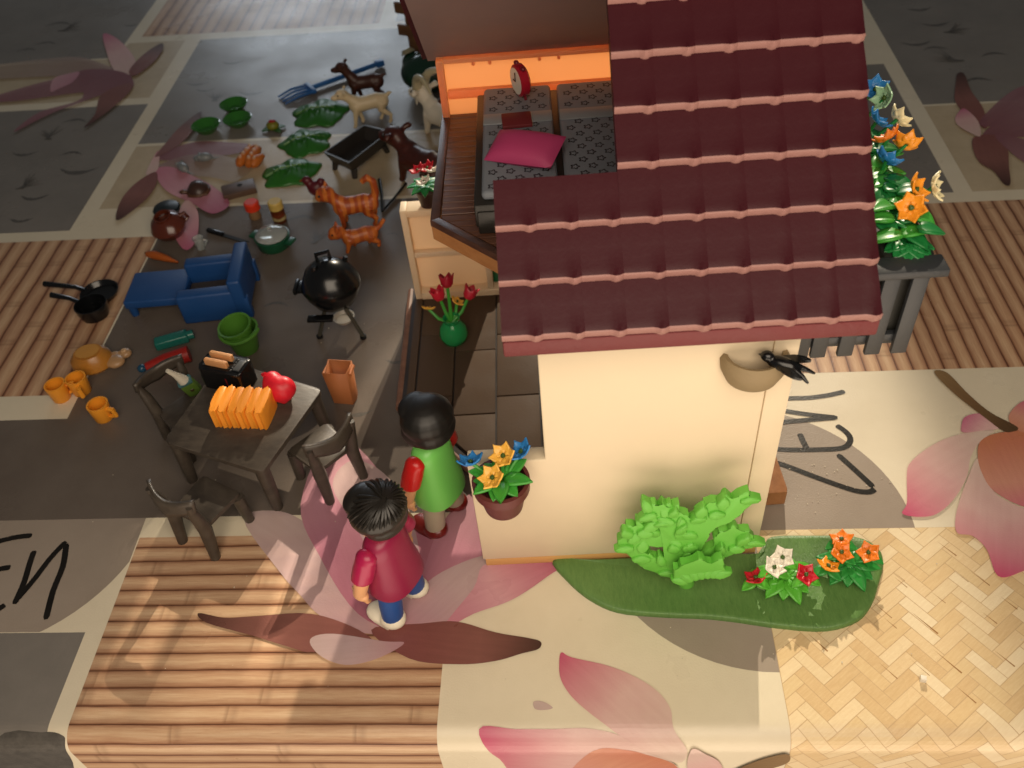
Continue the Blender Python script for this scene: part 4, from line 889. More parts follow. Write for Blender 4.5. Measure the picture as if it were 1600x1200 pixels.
    if ribbed:      # moulded strands fanning out from the crown
        b = B()
        for k in range(30):
            a = R(-70+k*320/29+random.uniform(-3, 3)); pts = []
            for j in range(7):
                t = 0.12+0.2*j; d = Vector((math.sin(t)*math.cos(a), math.sin(t)*math.sin(a)+0.42*math.cos(t), math.cos(t)*0.95)); d.normalize()
                pts.append((d.x*0.925, 0.1+d.y*0.905, 6.45+d.z*0.805))
            pts = [(x, y+(0.1 if z < 6.3 else 0), z) for x, y, z in pts]; b.tube(pts, [0.03, 0.055, 0.06, 0.06, 0.055, 0.05, 0.03], 6)
        b.obj('hair_strands', ribbed, hr_)
    return f
def bob(b):
    b.ell((0, 0.12, 6.45), (0.92, 0.88, 0.82)); b.ell((0, 0.28, 6.0), (0.86, 0.72, 0.72)); b.ell((0.4, -0.05, 5.95), (0.45, 0.6, 0.62)); b.ell((-0.4, -0.05, 5.95), (0.45, 0.6, 0.62)); b.ell((0, -0.4, 6.85), (0.6, 0.42, 0.3))
def short(b):
    b.ell((0, 0.1, 6.45), (0.92, 0.9, 0.8)); b.ell((0, 0.3, 6.05), (0.8, 0.66, 0.6)); b.ell((0.1, -0.4, 6.85), (0.62, 0.45, 0.32)); b.ell((-0.3, 0.5, 6.6), (0.3, 0.3, 0.3))
figure('figure in lime green tunic with red sleeves and glossy black bob', (-5.3, 20.66), -119, plastic('tunic_lime', '#74c65c', 0.38, 0.05, 0.03), plastic('sleeve_red', '#c21a18', 0.3, 0.04, 0.03), plastic('trouser_grey', '#a89c86', 0.45), plastic('shoe_maroon', '#6e1a14', 0.3), bob, 2.0, hem=plastic('hem_red', '#b04028'))
figure('figure in dark magenta shirt and blue trousers with ribbed black hair', (-6.48, 16.85), -119, plastic('shirt_magenta', '#8a1840', 0.36, 0.05, 0.03), plastic('sleeve_magenta', '#a31848', 0.32, 0.04, 0.03), plastic('trouser_blue', '#1c4d92', 0.42), plastic('shoe_cream', '#ece2cc', 0.42), short, 2.15, ribbed=hair_strands('hair_ribbed', '#1b1712'))

# ---------------------------------------------------------------- table and chairs
darkw = wood('dark_plastic_wood', '#37302a', '#4d453c', 12, 25, 0.42)
def quad(c, z0, z1, b, bev): b.prism(list(c), z0, z1, bev)
tb = [(-16.35, 22.72), (-11.97, 21.05), (-10.43, 25.35), (-15.13, 27.29)]
tc_ = (sum(p[0] for p in tb)/4, sum(p[1] for p in tb)/4)
table = thing('toy_table', 'square dark brown toy table holding toaster and bread', 'table', tc_)
loc = [(p[0]-tc_[0], p[1]-tc_[1]) for p in tb]
def round_poly(pts, r, k=4):
    out = []
    n = len(pts)
    for i in range(n):
        p = Vector(pts[i]); a = (Vector(pts[i-1])-p).normalized()*r; c = (Vector(pts[(i+1) % n])-p).normalized()*r
        for j in range(k+1):
            t = j/k; out.append(tuple(p + a*(1-t)**2 + c*t**2))
    return out
b = B(); b.prism(round_poly(loc, 0.3), 2.38, 2.6, 0.04); b.obj('table_top', darkw, table)
b = B(); b.prism([(p[0]*0.82, p[1]*0.82) for p in loc], 1.95, 2.379); b.obj('apron', darkw, table)
for p in loc:
    b = B(); b.tube([(p[0]*0.86, p[1]*0.86, 2.379), (p[0]*0.88, p[1]*0.88, 1.2), (p[0]*0.9, p[1]*0.9, 0)], [0.3, 0.28, 0.22], 10); b.obj('leg', darkw, table)
def chair(label, loc, rz):
    c = thing('toy_chair', label, 'chair', loc, rz, 'chairs around the dark table')
    # local: front towards +Y, back at -Y
    b = B(); b.prism(round_poly([(-0.85, -0.8), (0.85, -0.8), (0.98, 1.0), (-0.98, 1.0)], 0.18), 1.55, 1.74, 0.05); b.obj('seat', darkw, c)
    b = B(); b.box(-0.75, 0.75, -0.65, 0.8, 1.38, 1.55); b.obj('seat_frame', darkw, c)
    for s_ in (-1, 1):
        b = B(); b.tube([(0.86*s_, 0.86, 1.56), (0.9*s_, 0.92, 0)], [0.25, 0.2], 10); b.obj('leg', darkw, c)
        b = B(); b.tube([(0.86*s_, -1.05, 0), (0.8*s_, -0.85, 1.6), (0.88*s_, -1.0, 2.6), (1.0*s_, -1.12, 3.35)], [0.2, 0.27, 0.22, 0.12], 10); b.obj('back_leg', darkw, c)
    b = B(); pts = [(1.08*math.sin(R(a)), -0.55-0.62*math.cos(R(a))-0.12+0.55*(1-math.cos(R(a))), 3.0) for a in range(-75, 76, 15)]
    def f(i, j):
        a = -1.12+2.24*i; y = -1.32+0.34*a*a; h = 0.36-0.08*(1-abs(a))*0; return (a*1.0, y-0.1*j, 3.42-0.72*j*(1.0-0.25*abs(a))+0.12*abs(a))
    b.grid(f, 16, 4); b.obj('back_rail', darkw, c, solid=0.16)
    return c
chair('dark brown chair standing partly on the bamboo print, back to camera', (-14.35, 20.35), -27)
chair('dark brown chair between the table and the black-haired figures', (-10.2, 22.9), 47)
chair('dark brown chair at the far left corner with the spray bottle', (-16.5, 25.2), -131)

# ---------------------------------------------------------------- on the table
toastm = plastic('toast', '#c08a5a', 0.6, 0.12, 0.3)
t = thing('toaster', 'glossy black toaster with two slices of toast', 'toaster', (-14.39, 25.92, 2.6), -17)
b = B(); b.prism(round_poly([(-1.0, -0.55), (1.0, -0.55), (1.0, 0.55), (-1.0, 0.55)], 0.2), 0.0, 1.1, 0.1); body = b.obj('body', black, t)
for y in (-0.2, 0.22):
    b = B(); b.box(-0.82, 0.42, y-0.12, y+0.12, 1.08, 1.14); b.obj('slot', plastic('slot_dark', '#050505', 0.5), body)
    b = B(); b.box(-0.72, 0.35, y-0.11, y+0.11, 0.9, 1.42, 0.07, seg=3); b.obj('toast_slice', toastm, t)
b = B(); b.box(0.6, 0.9, -0.3, 0.3, 1.1, 1.17, 0.02); b.obj('lever', plastic('lever_grey', '#46484a', 0.3), t)
for k in range(5):
    b = B(); b.box(0.5, 0.56, -0.36+0.15*k, -0.28+0.15*k, 1.1, 1.16, 0.01); b.obj('vent_rib', plastic('lever_grey', '#46484a', 0.3), body)
b = B(); b.box(0.28, 0.33, -0.565, -0.54, 0.25, 0.8); b.obj('red_mark', plastic('mark_red', '#7a1a18'), body)
orn = plastic('crust_orange', '#f0962c', 0.45, 0.06, 0.1)
t = thing('sliced_loaf', 'orange sliced loaf with scalloped top on the dark table', 'bread', (-13.28, 24.04, 2.6), -5)
for k in range(6):
    b = B(); x = -0.95+0.375*k; prof = [(-0.5, 0.0), (0.5, 0.0), (0.62, 0.3), (0.58, 0.62), (0.4, 0.86), (0.1, 0.93), (-0.35, 0.9), (-0.55, 0.82), (-0.6, 0.5)]
    pts = smooth_loop([(-0.17, -0.62-0.06*(k % 2)), (0.0, -0.70), (0.17, -0.62-0.06*(k % 2)), (0.19, 0.5), (0.0, 0.66), (-0.19, 0.5)], 3)
    b.prism([(x+p[0], p[1]) for p in pts], 0.0, 0.95+0.03*(k % 2), 0.07); b.obj('slice', orn, t)
t = thing('red_bag', 'rounded red bag leaning beside the loaf on the table', 'bag', (-12.05, 24.91, 2.6), -28)
b = B(); b.ell((0, 0, 0.55), (0.72, 0.5, 0.62)); b.ell((-0.3, 0.1, 0.75), (0.4, 0.42, 0.45)); b.ell((0.25, 0.15, 0.62), (0.5, 0.4, 0.5)); b.box(-0.45, 0.45, -0.3, 0.3, 0, 0.3, 0.1); b.obj('bag_body', plastic('bag_red', '#d81c2e', 0.4, 0.05), t, remesh=0.05)
b = B(); b.tube([(-0.5, 0.05, 0.9), (-0.62, 0.0, 1.1), (-0.45, 0.0, 1.2)], 0.08, 8); b.obj('bag_flap', plastic('bag_red', '#d81c2e', 0.4, 0.05), t)

# ---------------------------------------------------------------- things on the cloth
t = thing('paper_bag', 'open brown paper-like shopping bag standing beside the table', 'bag', (-10.3, 27.29), -8)
b = B(); h = 1.95
out = [(-0.5, -0.4), (0.5, -0.4), (0.58, 0), (0.5, 0.4), (-0.5, 0.4), (-0.4, 0)]
lo = [b.bm.verts.new((x*0.85, y*0.85, 0)) for x, y in out]; hi = [b.bm.verts.new((x*1.05, y*1.05, h+(0.12 if abs(x) < 0.45 or abs(y) < 0.1 else 0))) for x, y in out]
for k in range(6): b.bm.faces.new((lo[k], lo[(k+1) % 6], hi[(k+1) % 6], hi[k]))
b.bm.faces.new(lo[::-1]); bagm = plastic('paper_brown', '#b06a3c', 0.6, 0.08, 0.2); b.obj('bag_body', bagm, t, solid=0.05)
b = B(); b.tube([(0.62, -0.28, h-0.15), (0.62, 0.25, h-0.1)], 0.1, 8); b.obj('rolled_rim', bagm, t)
# kettle grill
t = thing('kettle_grill', 'glossy black kettle barbecue on three legs', 'barbecue', (-11.15, 31.85), 0)
b = B(); b.lathe([(0.02, 1.55), (0.5, 1.6), (0.98, 1.95), (1.27, 2.5), (1.32, 2.82), (1.3, 2.84)], 40); b.obj('bowl', black, t)
b = B(); b.lathe([(1.36, 2.8), (1.38, 2.86), (1.3, 3.1), (1.06, 3.6), (0.62, 3.98), (0.02, 4.14)], 40); lid = b.obj('lid', black, t)
b = B(); b.tube([(-0.4, 0.2, 4.0), (-0.4, 0.2, 4.38), (0.15, 0.35, 4.42), (0.15, 0.35, 4.05)], 0.1, 8); b.obj('lid_handle', black, lid)
b = B(); b.tube([(-0.45, -0.3, 3.9), (-0.45, -0.3, 4.12)], [0.2, 0.14], 10); b.tube([(0.7, 0.6, 3.65), (0.78, 0.66, 3.85)], [0.14, 0.1], 8); b.obj('vent', black, lid)
for s_ in (-1,):
    b = B(); b.box(1.35*s_-0.3, 1.35*s_+0.05, -0.3, 0.5, 2.55, 2.72, 0.04); b.box(1.35*s_-0.42, 1.35*s_-0.25, -0.35, 0.55, 2.5, 2.8, 0.05); b.obj('side_handle', black, t)
b = B(); b.box(-1.1, 0.1, -1.45, -1.05, 1.75, 1.92, 0.05); b.obj('front_handle', black, t)
legm = plastic('leg_steel', '#5b5a52', 0.3, 0.1, 0.05, metal=0.6)
for p, q in (((-0.45, -0.35), (-1.07, -0.5)), ((0.45, -0.35), (1.06, -0.64)), ((0.0, 0.5), (0.1, 1.2))):
    b = B(); b.tube([(p[0], p[1], 1.75), (q[0], q[1], 0.1)], 0.1, 10); lg = b.obj('leg', legm, t)
    b = B(); b.lathe([(0.02, 0), (0.16, 0), (0.15, 0.14), (0.02, 0.16)], 12, M=T(q[0], q[1], 0)); b.obj('foot', black, lg)
b = B(); b.lathe([(0.02, 0.85), (0.4, 0.85), (0.52, 1.05), (0.46, 1.05), (0.36, 0.92), (0.02, 0.92)], 24, M=T(0.25, -0.25, 0)); b.obj('ash_pan', plastic('pan_white', '#b8b2a6', 0.35), t)
# tongs
t = thing('black_tongs', 'thin black V-shaped tongs lying beside the big cat', 'tongs', (-10.51, 41.37))
a_, c_ = (-11.12, 44.59), (-9.51, 44); o_ = (-10.51, 41.37)
for q in (a_, c_):
    dx, dy = q[0]-o_[0], q[1]-o_[1]; b = B(); b.tube([(0, 0, 0.12), (dx*0.5+0.06, dy*0.5, 0.14), (dx, dy, 0.12)], [0.09, 0.12, 0.13], 8, flat=0.6); b.obj('arm', black, t)
# blue armchair and footstool
blu = plastic('furniture_blue', '#15447e', 0.5, 0.08, 0.15)
t = thing('blue_armchair', 'dark blue toy armchair with open seat', 'armchair', (-17.75, 34.35), 7)
b = B(); b.box(-1.65, 1.2, -1.6, -0.9, 0.0, 1.7, 0.14, seg=3); b.obj('armrest', blu, t)
b = B(); b.box(-1.65, 1.2, 0.95, 1.65, 0.0, 1.7, 0.14, seg=3); b.obj('armrest', blu, t)
b = B(); b.box(0.98, 1.65, -1.62, 1.67, 0.25, 2.3, 0.14, seg=3); b.obj('backrest', blu, t)
b = B(); b.box(-1.55, 0.98, -0.9, 0.95, 0.2, 0.62, 0.06); b.obj('seat', plastic('seat_brown', '#4d443c', 0.6), t)
for y in (-1.4, 1.45):
    b = B(); b.box(1.3, 1.75, y-0.2, y+0.2, 0, 1.2, 0.06); b.obj('rear_leg', blu, t)
t = thing('blue_footstool', 'flat dark blue footstool pushed against the armchair', 'footstool', (-20.85, 34.55), 4)
b = B(); b.box(-1.5, 1.5, -1.2, 1.2, 0.55, 1.0, 0.08, seg=3); b.obj('seat', blu, t)
for x in (-1.25, 1.25):
    for y in (-0.95, 0.95): b = B(); b.tube([(x, y, 0.6), (x, y, 0)], [0.24, 0.18], 10); b.obj('leg', blu, t)
# buckets
gb = plastic('bucket_green', '#4c7f2c', 0.4, 0.08)
for k, (lab, z, s_, rot) in enumerate((('outer olive green bucket of the nested pair with its handle down', 0, 1.0, (0, 0, 0)), ('inner olive green bucket sitting inside the other bucket', 0.35, 0.92, (R(6), R(-5), 0)))):
    t = thing('green_bucket', lab, 'bucket', (-15.64, 30.72) + (z,), group='nested green buckets', rot=rot)
    b = B(); b.lathe([(0.02, 0), (0.55*s_, 0), (0.58*s_, 0.05), (0.78*s_, 1.2), (0.86*s_, 1.22), (0.86*s_, 1.32), (0.76*s_, 1.3), (0.52*s_, 0.1), (0.02, 0.08)], 30); b.obj('pail', gb, t)
    if k == 0:
        b = B(); pts = [(0.9*math.cos(R(a)), 0.9*math.sin(R(a))-0.06, 1.2-0.02*abs(a-270)/90+0.1*abs(math.cos(R(a)))) for a in range(180, 361, 15)]; b.tube(pts, 0.09, 8); b.obj('handle', gb, t)
# pans
for lab, p, r, h, q in (('larger black frying pan with handle at left', (-24.42, 35.1), 0.95, 0.3, (-27.5, 35.64)), ('deeper black saucepan in front of the frying pan', (-24.15, 33.59), 0.78, 0.75, (-26.32, 34.15))):
    t = thing('black_pan', lab, 'pan', p, group='black pans')
    b = B(); b.lathe([(0.02, 0), (r*0.85, 0), (r, h*0.6), (r*1.03, h), (r*0.96, h), (r*0.8, 0.08), (0.02, 0.06)], 32); b.obj('bowl', black, t)
    a = math.atan2(q[1]-p[1], q[0]-p[0]); l = math.hypot(q[0]-p[0], q[1]-p[1])
    b = B(); b.tube([(math.cos(a)*r*0.9, math.sin(a)*r*0.9, h), (math.cos(a)*(r+0.35), math.sin(a)*(r+0.35), h+0.15), (math.cos(a)*l, math.sin(a)*l, h+0.2)], [0.11, 0.11, 0.15], 8, flat=0.7); b.obj('handle', black, t)
# mugs
mug = plastic('mug_orange', '#ee9c2c', 0.4, 0.06)
for lab, p, a in (('leftmost orange mug, its handle toward the next mug', (-23.62, 27.8), 20), ('orange mug behind the leftmost one, handle toward camera', (-22.79, 28.18), -60), ('orange mug standing alone nearest the chair', (-21.14, 26.49), -15)):
    t = thing('orange_mug', lab, 'mug', p, a, 'orange mugs')
    b = B(); b.lathe([(0.02, 0), (0.36, 0), (0.4, 0.05), (0.47, 0.85), (0.47, 0.92), (0.4, 0.92), (0.34, 0.1), (0.02, 0.08)], 26); b.obj('cup', mug, t)
    b = B(); b.tube([(0.38, 0, 0.72), (0.72, 0, 0.72), (0.74, 0, 0.35), (0.36, 0, 0.22)], [0.1, 0.11, 0.11, 0.09], 8); b.obj('handle', mug, t)
# loaf and its slice
t = thing('round_loaf', 'amber coloured round bread loaf near the mugs', 'bread', (-22.88, 29.95), 10)
b = B(); b.lathe([(0.02, 0), (0.85, 0), (0.98, 0.15), (0.92, 0.55), (0.66, 0.85), (0.02, 0.9)], 30, M=Matrix.Diagonal((1, 0.85, 1, 1))); b.obj('crust', plastic('amber_crust', '#b57a30', 0.3, 0.3, 0.6, 200, sss=0.2), t)
b = B(); b.lathe([(0.02, 0.86), (0.5, 0.86), (0.56, 0.9), (0.02, 0.93)], 24, M=Matrix.Diagonal((1, 0.85, 1, 1))); b.obj('top_glaze', plastic('amber_glaze', '#c28c44', 0.2, 0.25, 0.4, 200), t)
t = thing('beige_knob_toy', 'small beige knobbly piece touching the amber loaf', 'toy piece', (-21.76, 29.9), 0)
b = B(); b.ell((0, 0, 0.22), (0.48, 0.42, 0.24)); b.ell((0.3, 0.55, 0.22), (0.32, 0.3, 0.22)); b.ell((-0.15, 0.4, 0.2), (0.3, 0.3, 0.2)); b.obj('body', plastic('beige', '#b08a62', 0.35, 0.15), t, remesh=0.045)
b = B(); b.ell((0.3, 0.55, 0.42), (0.15, 0.14, 0.06)); b.obj('top_dot', plastic('beige_light', '#c6a27a', 0.35), t)
# teal bottle lying down
p, q = (-20.14, 30.93), (-18.43, 31.61)
t = thing('teal_bottle', 'translucent teal bottle lying on its side', 'bottle', p, math.degrees(math.atan2(q[1]-p[1], q[0]-p[0])))
tl = plastic('teal', '#1f6a60', 0.25, 0.1); L_ = math.hypot(q[0]-p[0], q[1]-p[1])
b = B(); b.box(0, L_*0.86, -0.3, 0.3, 0.02, 0.5, 0.1, seg=3); b.obj('bottle_body', tl, t)
b = B(); b.tube([(L_*0.84, 0, 0.27), (L_, 0, 0.27)], 0.22, 12); b.obj('cap', tl, t)
# red sauce bottle lying
p, q = (-20.34, 29.28), (-18.16, 30.09)
t = thing('red_sauce_bottle', 'red cone bottle with blue tip lying behind the chair', 'bottle', p, math.degrees(math.atan2(q[1]-p[1], q[0]-p[0])))
L_ = math.hypot(q[0]-p[0], q[1]-p[1])
b = B(); b.tube([(0.3, 0, 0.3), (L_*0.5, 0, 0.36), (L_, 0, 0.4)], [0.2, 0.34, 0.4], 14); b.obj('bottle_body', plastic('sauce_red', '#9c1f16', 0.35), t)
b = B(); b.ell((0.1, 0, 0.28), (0.22, 0.2, 0.2)); b.obj('tip', plastic('tip_blue', '#1d4a66', 0.25), t)
# spray bottle on the chair
t = thing('spray_bottle', 'white and green cleaner bottle propped on the far chair', 'bottle', (-16.28, 26.25, 1.75), 22)
t.rotation_euler = (R(12), R(-14), R(22))
b = B(); b.box(-0.3, 0.3, -0.2, 0.2, 0, 0.85, 0.06); b.obj('green_label', plastic('label_green', '#4a6424', 0.4), t)
b = B(); b.box(-0.305, 0.305, -0.205, 0.205, 0.86, 1.05, 0.05); b.obj('blue_band', plastic('band_blue', '#3f6468', 0.4), t)
b = B(); b.tube([(0, 0, 1.04), (0, 0, 1.25), (-0.05, 0, 1.6), (-0.14, 0, 2.05)], [0.24, 0.2, 0.13, 0.09], 12); b.obj('nozzle', plastic('nozzle_white', '#c9c2b2', 0.4), t)
b = B(); b.lathe([(0.02, 0), (0.1, 0), (0.08, 0.02), (0.02, 0.02)], 12, M=T(0.02, -0.2, 0.45) @ RX(90)); b.obj('label_dot', plastic('dot_dark', '#39301a'), t)
# knife, spoon
p, q = (-20.17, 40.33), (-18.1, 39.31)
t = thing('black_knife', 'black handled knife lying behind the armchair', 'knife', p, math.degrees(math.atan2(q[1]-p[1], q[0]-p[0])))
b = B(); b.box(0, 1.15, -0.13, 0.13, 0.02, 0.22, 0.05); b.obj('handle', black, t)
b = B(); b.prism([(1.15, -0.12), (2.6, -0.1), (2.9, 0.1), (1.15, 0.12)], 0.06, 0.12); b.obj('blade', plastic('blade_dark', '#3a3a3a', 0.3, metal=0.7), t)
p, q = (-22.86, 38.21), (-20.86, 37.48)
t = thing('orange_carrot', 'slim orange-brown carrot shape behind the footstool', 'carrot', p, math.degrees(math.atan2(q[1]-p[1], q[0]-p[0])))
b = B(); b.tube([(0, 0, 0.22), (0.5, 0, 0.26), (1.2, 0, 0.2), (1.95, 0, 0.1)], [0.16, 0.25, 0.19, 0.06], 12); b.obj('root', plastic('carrot', '#a8541c', 0.4), t)
b = B(); b.tube([(0.02, 0, 0.22), (-0.15, 0, 0.26)], [0.1, 0.06], 8); b.obj('stub', plastic('stub', '#5a4a20'), t)
# clay jug and dark lid
t = thing('brown_jug', 'glossy brown clay pot tipped toward the dark lid', 'pot', (-22.07, 40.22), 0)
t.rotation_euler = (R(8), R(-8), R(20))
b = B(); b.lathe([(0.02, 0), (0.5, 0), (0.85, 0.35), (1.0, 0.7), (0.8, 1.1), (0.48, 1.3), (0.48, 1.45), (0.4, 1.45), (0.38, 1.25), (0.7, 0.9), (0.02, 0.4)], 32); b.obj('body', plastic('clay_brown', '#5c2a1c', 0.18, 0.1, 0.05), t)
b = B(); b.tube([(0.72, 0, 1.05), (1.1, 0.1, 1.05), (1.15, 0.1, 0.7), (0.92, 0, 0.6)], 0.1, 8); b.obj('handle', plastic('clay_brown', '#5c2a1c', 0.18), t)
t = thing('dark_lid', 'dark teal-black round lid lying behind the brown pot', 'lid', (-23.13, 42.49))
b = B(); b.lathe([(0.02, 0.1), (0.72, 0.1), (0.78, 0.2), (0.7, 0.3), (0.3, 0.38), (0.02, 0.4)], 28); b.obj('disc', plastic('lid_dark', '#101a1c', 0.35), t)
b = B(); b.lathe([(0.02, 0), (0.5, 0), (0.5, 0.1), (0.02, 0.1)], 24); b.obj('underside', plastic('lid_dark2', '#0c1214', 0.4), t)
# green pot with clear lid
t = thing('green_casserole', 'dark green casserole with clear domed lid', 'pot', (-16.02, 38.72), -20)
gp = plastic('casserole_green', '#145034', 0.35, 0.08)
b = B(); b.lathe([(0.02, 0), (0.72, 0), (0.85, 0.15), (0.92, 0.7), (0.96, 0.72), (0.88, 0.74), (0.8, 0.15), (0.02, 0.1)], 32); b.obj('bowl', gp, t)
for s_ in (-1, 1): b = B(); b.box(s_*1.1-0.22, s_*1.1+0.22, -0.3, 0.3, 0.5, 0.66, 0.05); b.obj('handle', gp, t)
N = Nodes('clear_lid'); N.p.inputs['Base Color'].default_value = (0.75, 0.78, 0.76, 1); N.p.inputs['Roughness'].default_value = 0.06; N.p.inputs['Transmission Weight'].default_value = 0.7; N.p.inputs['IOR'].default_value = 1.35
clear = N.m
b = B(); b.lathe([(0.86, 0.75), (0.88, 0.8), (0.7, 0.98), (0.35, 1.1), (0.02, 1.12)], 32); b.lathe([(0.02, 1.1), (0.1, 1.12), (0.16, 1.25), (0.02, 1.3)], 16); b.obj('clear_lid', clear, t)
t = thing('clear_cup', 'tiny clear cup behind the blue armchair', 'cup', (-20.11, 38.82))
b = B(); b.lathe([(0.02, 0), (0.22, 0), (0.3, 0.7), (0.27, 0.7), (0.18, 0.05), (0.02, 0.05)], 20); b.obj('cup_body', clear, t)
b = B(); b.tube([(0.26, 0, 0.6), (0.45, 0, 0.5), (0.26, 0, 0.2)], 0.05, 8); b.obj('handle', clear, t)
# jars
t = thing('red_capped_jar', 'small clear jar with bright red cap', 'jar', (-17.72, 41.47))
b = B(); b.lathe([(0.02, 0), (0.3, 0), (0.36, 0.1), (0.3, 0.6), (0.02, 0.62)], 22); b.obj('glass', plastic('jar_tan', '#8a6a4a', 0.2), t)
b = B(); b.lathe([(0.02, 0.6), (0.42, 0.6), (0.42, 1.0), (0.34, 1.08), (0.02, 1.08)], 24); b.obj('cap', plastic('cap_red', '#d8391c', 0.4), t)
t = thing('spice_jar', 'brown labelled spice jar with pale yellow cap', 'jar', (-16.23, 41.06))
b = B(); b.lathe([(0.02, 0), (0.36, 0), (0.38, 0.05), (0.38, 0.85), (0.02, 0.86)], 24); jb = b.obj('glass', plastic('jar_brown', '#5e2c14', 0.3), t)
b = B(); b.lathe([(0.385, 0.2), (0.392, 0.2), (0.392, 0.6), (0.385, 0.6)], 24); b.obj('label_band', striped('label_pattern', '#6a3018', '#b0a070', 60, 'Z'), jb)
b = B(); b.lathe([(0.02, 0.86), (0.4, 0.86), (0.4, 1.25), (0.34, 1.32), (0.02, 1.32)], 24); b.obj('cap', plastic('cap_yellow', '#c9ac5c', 0.45), t)
# chopping board, hat-like piece, mice
t = thing('chopping_board', 'flat brown chopping board with a hole', 'board', (-19.29, 44.12), 22)
b = B(); b.box(-0.95, 0.95, -0.6, 0.6, 0.0, 0.35, 0.05); b.obj('board', wood('board_wood', '#4f3a2e', '#634a3b', 5, 30), t)
b = B(); b.lathe([(0.02, 0.352), (0.16, 0.352), (0.16, 0.345)], 16, M=T(0.1, 0.15, 0.003)); b.obj('hole', plastic('hole_dark', '#1c1512', 0.8), t)
t = thing('brown_tortoise', 'dark brown domed tortoise-like toy with flat rim', 'toy animal', (-21.72, 44.18), 10)
b = B(); b.lathe([(0.02, 0.75), (0.35, 0.68), (0.58, 0.4), (0.62, 0.3), (0.02, 0.28)], 24); b.obj('shell', plastic('shell_brown', '#3f2a22', 0.35), t)
b = B(); b.lathe([(0.02, 0.1), (0.68, 0.1), (0.72, 0.2), (0.64, 0.3), (0.02, 0.3)], 24); b.ell((-0.85, -0.1, 0.3), (0.26, 0.16, 0.15))
for x, y in ((-0.5, 0.45), (0.5, 0.45), (-0.5, -0.45), (0.5, -0.45)): b.tube([(x*0.8, y*0.8, 0.22), (x*1.1, y*1.1, 0.0)], 0.13, 8)
b.obj('body', plastic('tortoise_body', '#573a26', 0.4), t, remesh=0.05)
mg = plastic('mouse_grey', '#7d8284', 0.35, 0.15)
for lab, p, a in (('small grey mouse nearest the brown tortoise-like toy', (-23.35, 46.62), -45), ('small grey mouse on the pink print beside the braided bread', (-22.29, 47.66), 5)):
    t = thing('toy_mouse', lab, 'mouse', p, a, 'grey mice')
    b = B(); b.ell((0, 0, 0.28), (0.48, 0.3, 0.28)); b.ell((-0.45, 0, 0.25), (0.28, 0.2, 0.19)); b.ell((-0.32, 0.18, 0.48), (0.05, 0.13, 0.13)); b.ell((-0.32, -0.18, 0.48), (0.05, 0.13, 0.13)); b.tube([(0.4, 0, 0.15), (0.75, 0.1, 0.1), (1.0, 0.3, 0.08)], [0.1, 0.07, 0.05], 8); b.obj('body', mg, t, remesh=0.045)
    b = B(); b.ell((-0.6, 0.12, 0.34), 0.04, u=8, v=6); b.obj('eye', black, t); b = B(); b.ell((-0.6, -0.12, 0.34), 0.04, u=8, v=6); b.obj('eye', black, t)
# braided breads
t = thing('bread_bundle', 'bundle of three scored orange-brown baguettes', 'bread', (-19.53, 47.21), 78)
bm_ = plastic('baguette', '#c06a24', 0.45, 0.12, 0.2); bm2 = plastic('baguette_flour', '#d2a27c', 0.5, 0.1)
for y, l, a in ((-0.36, 2.0, 4), (0.18, 2.1, -2), (-0.82, 1.2, -12)):
    b = B(); b.tube([(-0.75, 0, 0.32), (-0.5, 0, 0.36), (l-1.3, 0, 0.4), (l-0.8, 0, 0.36)], [0.16, 0.3, 0.3, 0.14], 12, M=T(0, y, 0) @ RZ(a)); bg_ = b.obj('baguette', bm_, t)
    for k in range(4 if l > 1.5 else 1):
        b = B(); b.ell((0, 0, 0), (0.2, 0.11, 0.07), M=T(0, y, 0) @ RZ(a) @ T(-0.35+0.42*k, 0, 0.66) @ RZ(35)); b.obj('score', bm2, bg_)
# green plates
gpl = plastic('plate_green', '#2c6f22', 0.15, 0.06, 0.03, coat=0.4)
for lab, p in (('glossy green plate, leftmost of the three', (-23.15, 51.27)), ('glossy green plate, farthest of the three', (-21.98, 53.83)), ('glossy green plate overlapping the farthest plate', (-21.24, 51.88))):
    t = thing('green_plate', lab, 'plate', p, group='glossy green plates')
    b = B(); b.lathe([(0.02, 0.12), (0.45, 0.12), (0.62, 0.3), (0.88, 0.52), (0.93, 0.5), (0.7, 0.2), (0.5, 0.0), (0.02, 0.0)], 36); b.obj('dish', gpl, t)
    b = B(); b.lathe([(0.45, 0.0), (0.5, 0.0), (0.48, 0.03), (0.44, 0.03)], 24, M=T(0, 0, -0.0)); b.obj('foot_ring', gpl, t)
# apple on a leaf
t = thing('small_fruit', 'tiny red and yellow-green fruit on a leaf near the lettuce', 'fruit', (-18.77, 51.01))
b = B(); b.ell((0, 0, 0.32), (0.4, 0.38, 0.3)); b.obj('flesh', plastic('fruit_green', '#7a7a24', 0.35), t)
b = B(); b.ell((0.0, 0.05, 0.48), (0.27, 0.25, 0.2)); b.obj('red_top', plastic('fruit_red', '#a01c1c', 0.35), t)
for az in (20, 140, 200, 320): leaf(t, (0, 0, 0.12), 0.75, 0.24, az, 8, plastic('fruit_leaf', '#2b5a20', 0.4), 0.2)
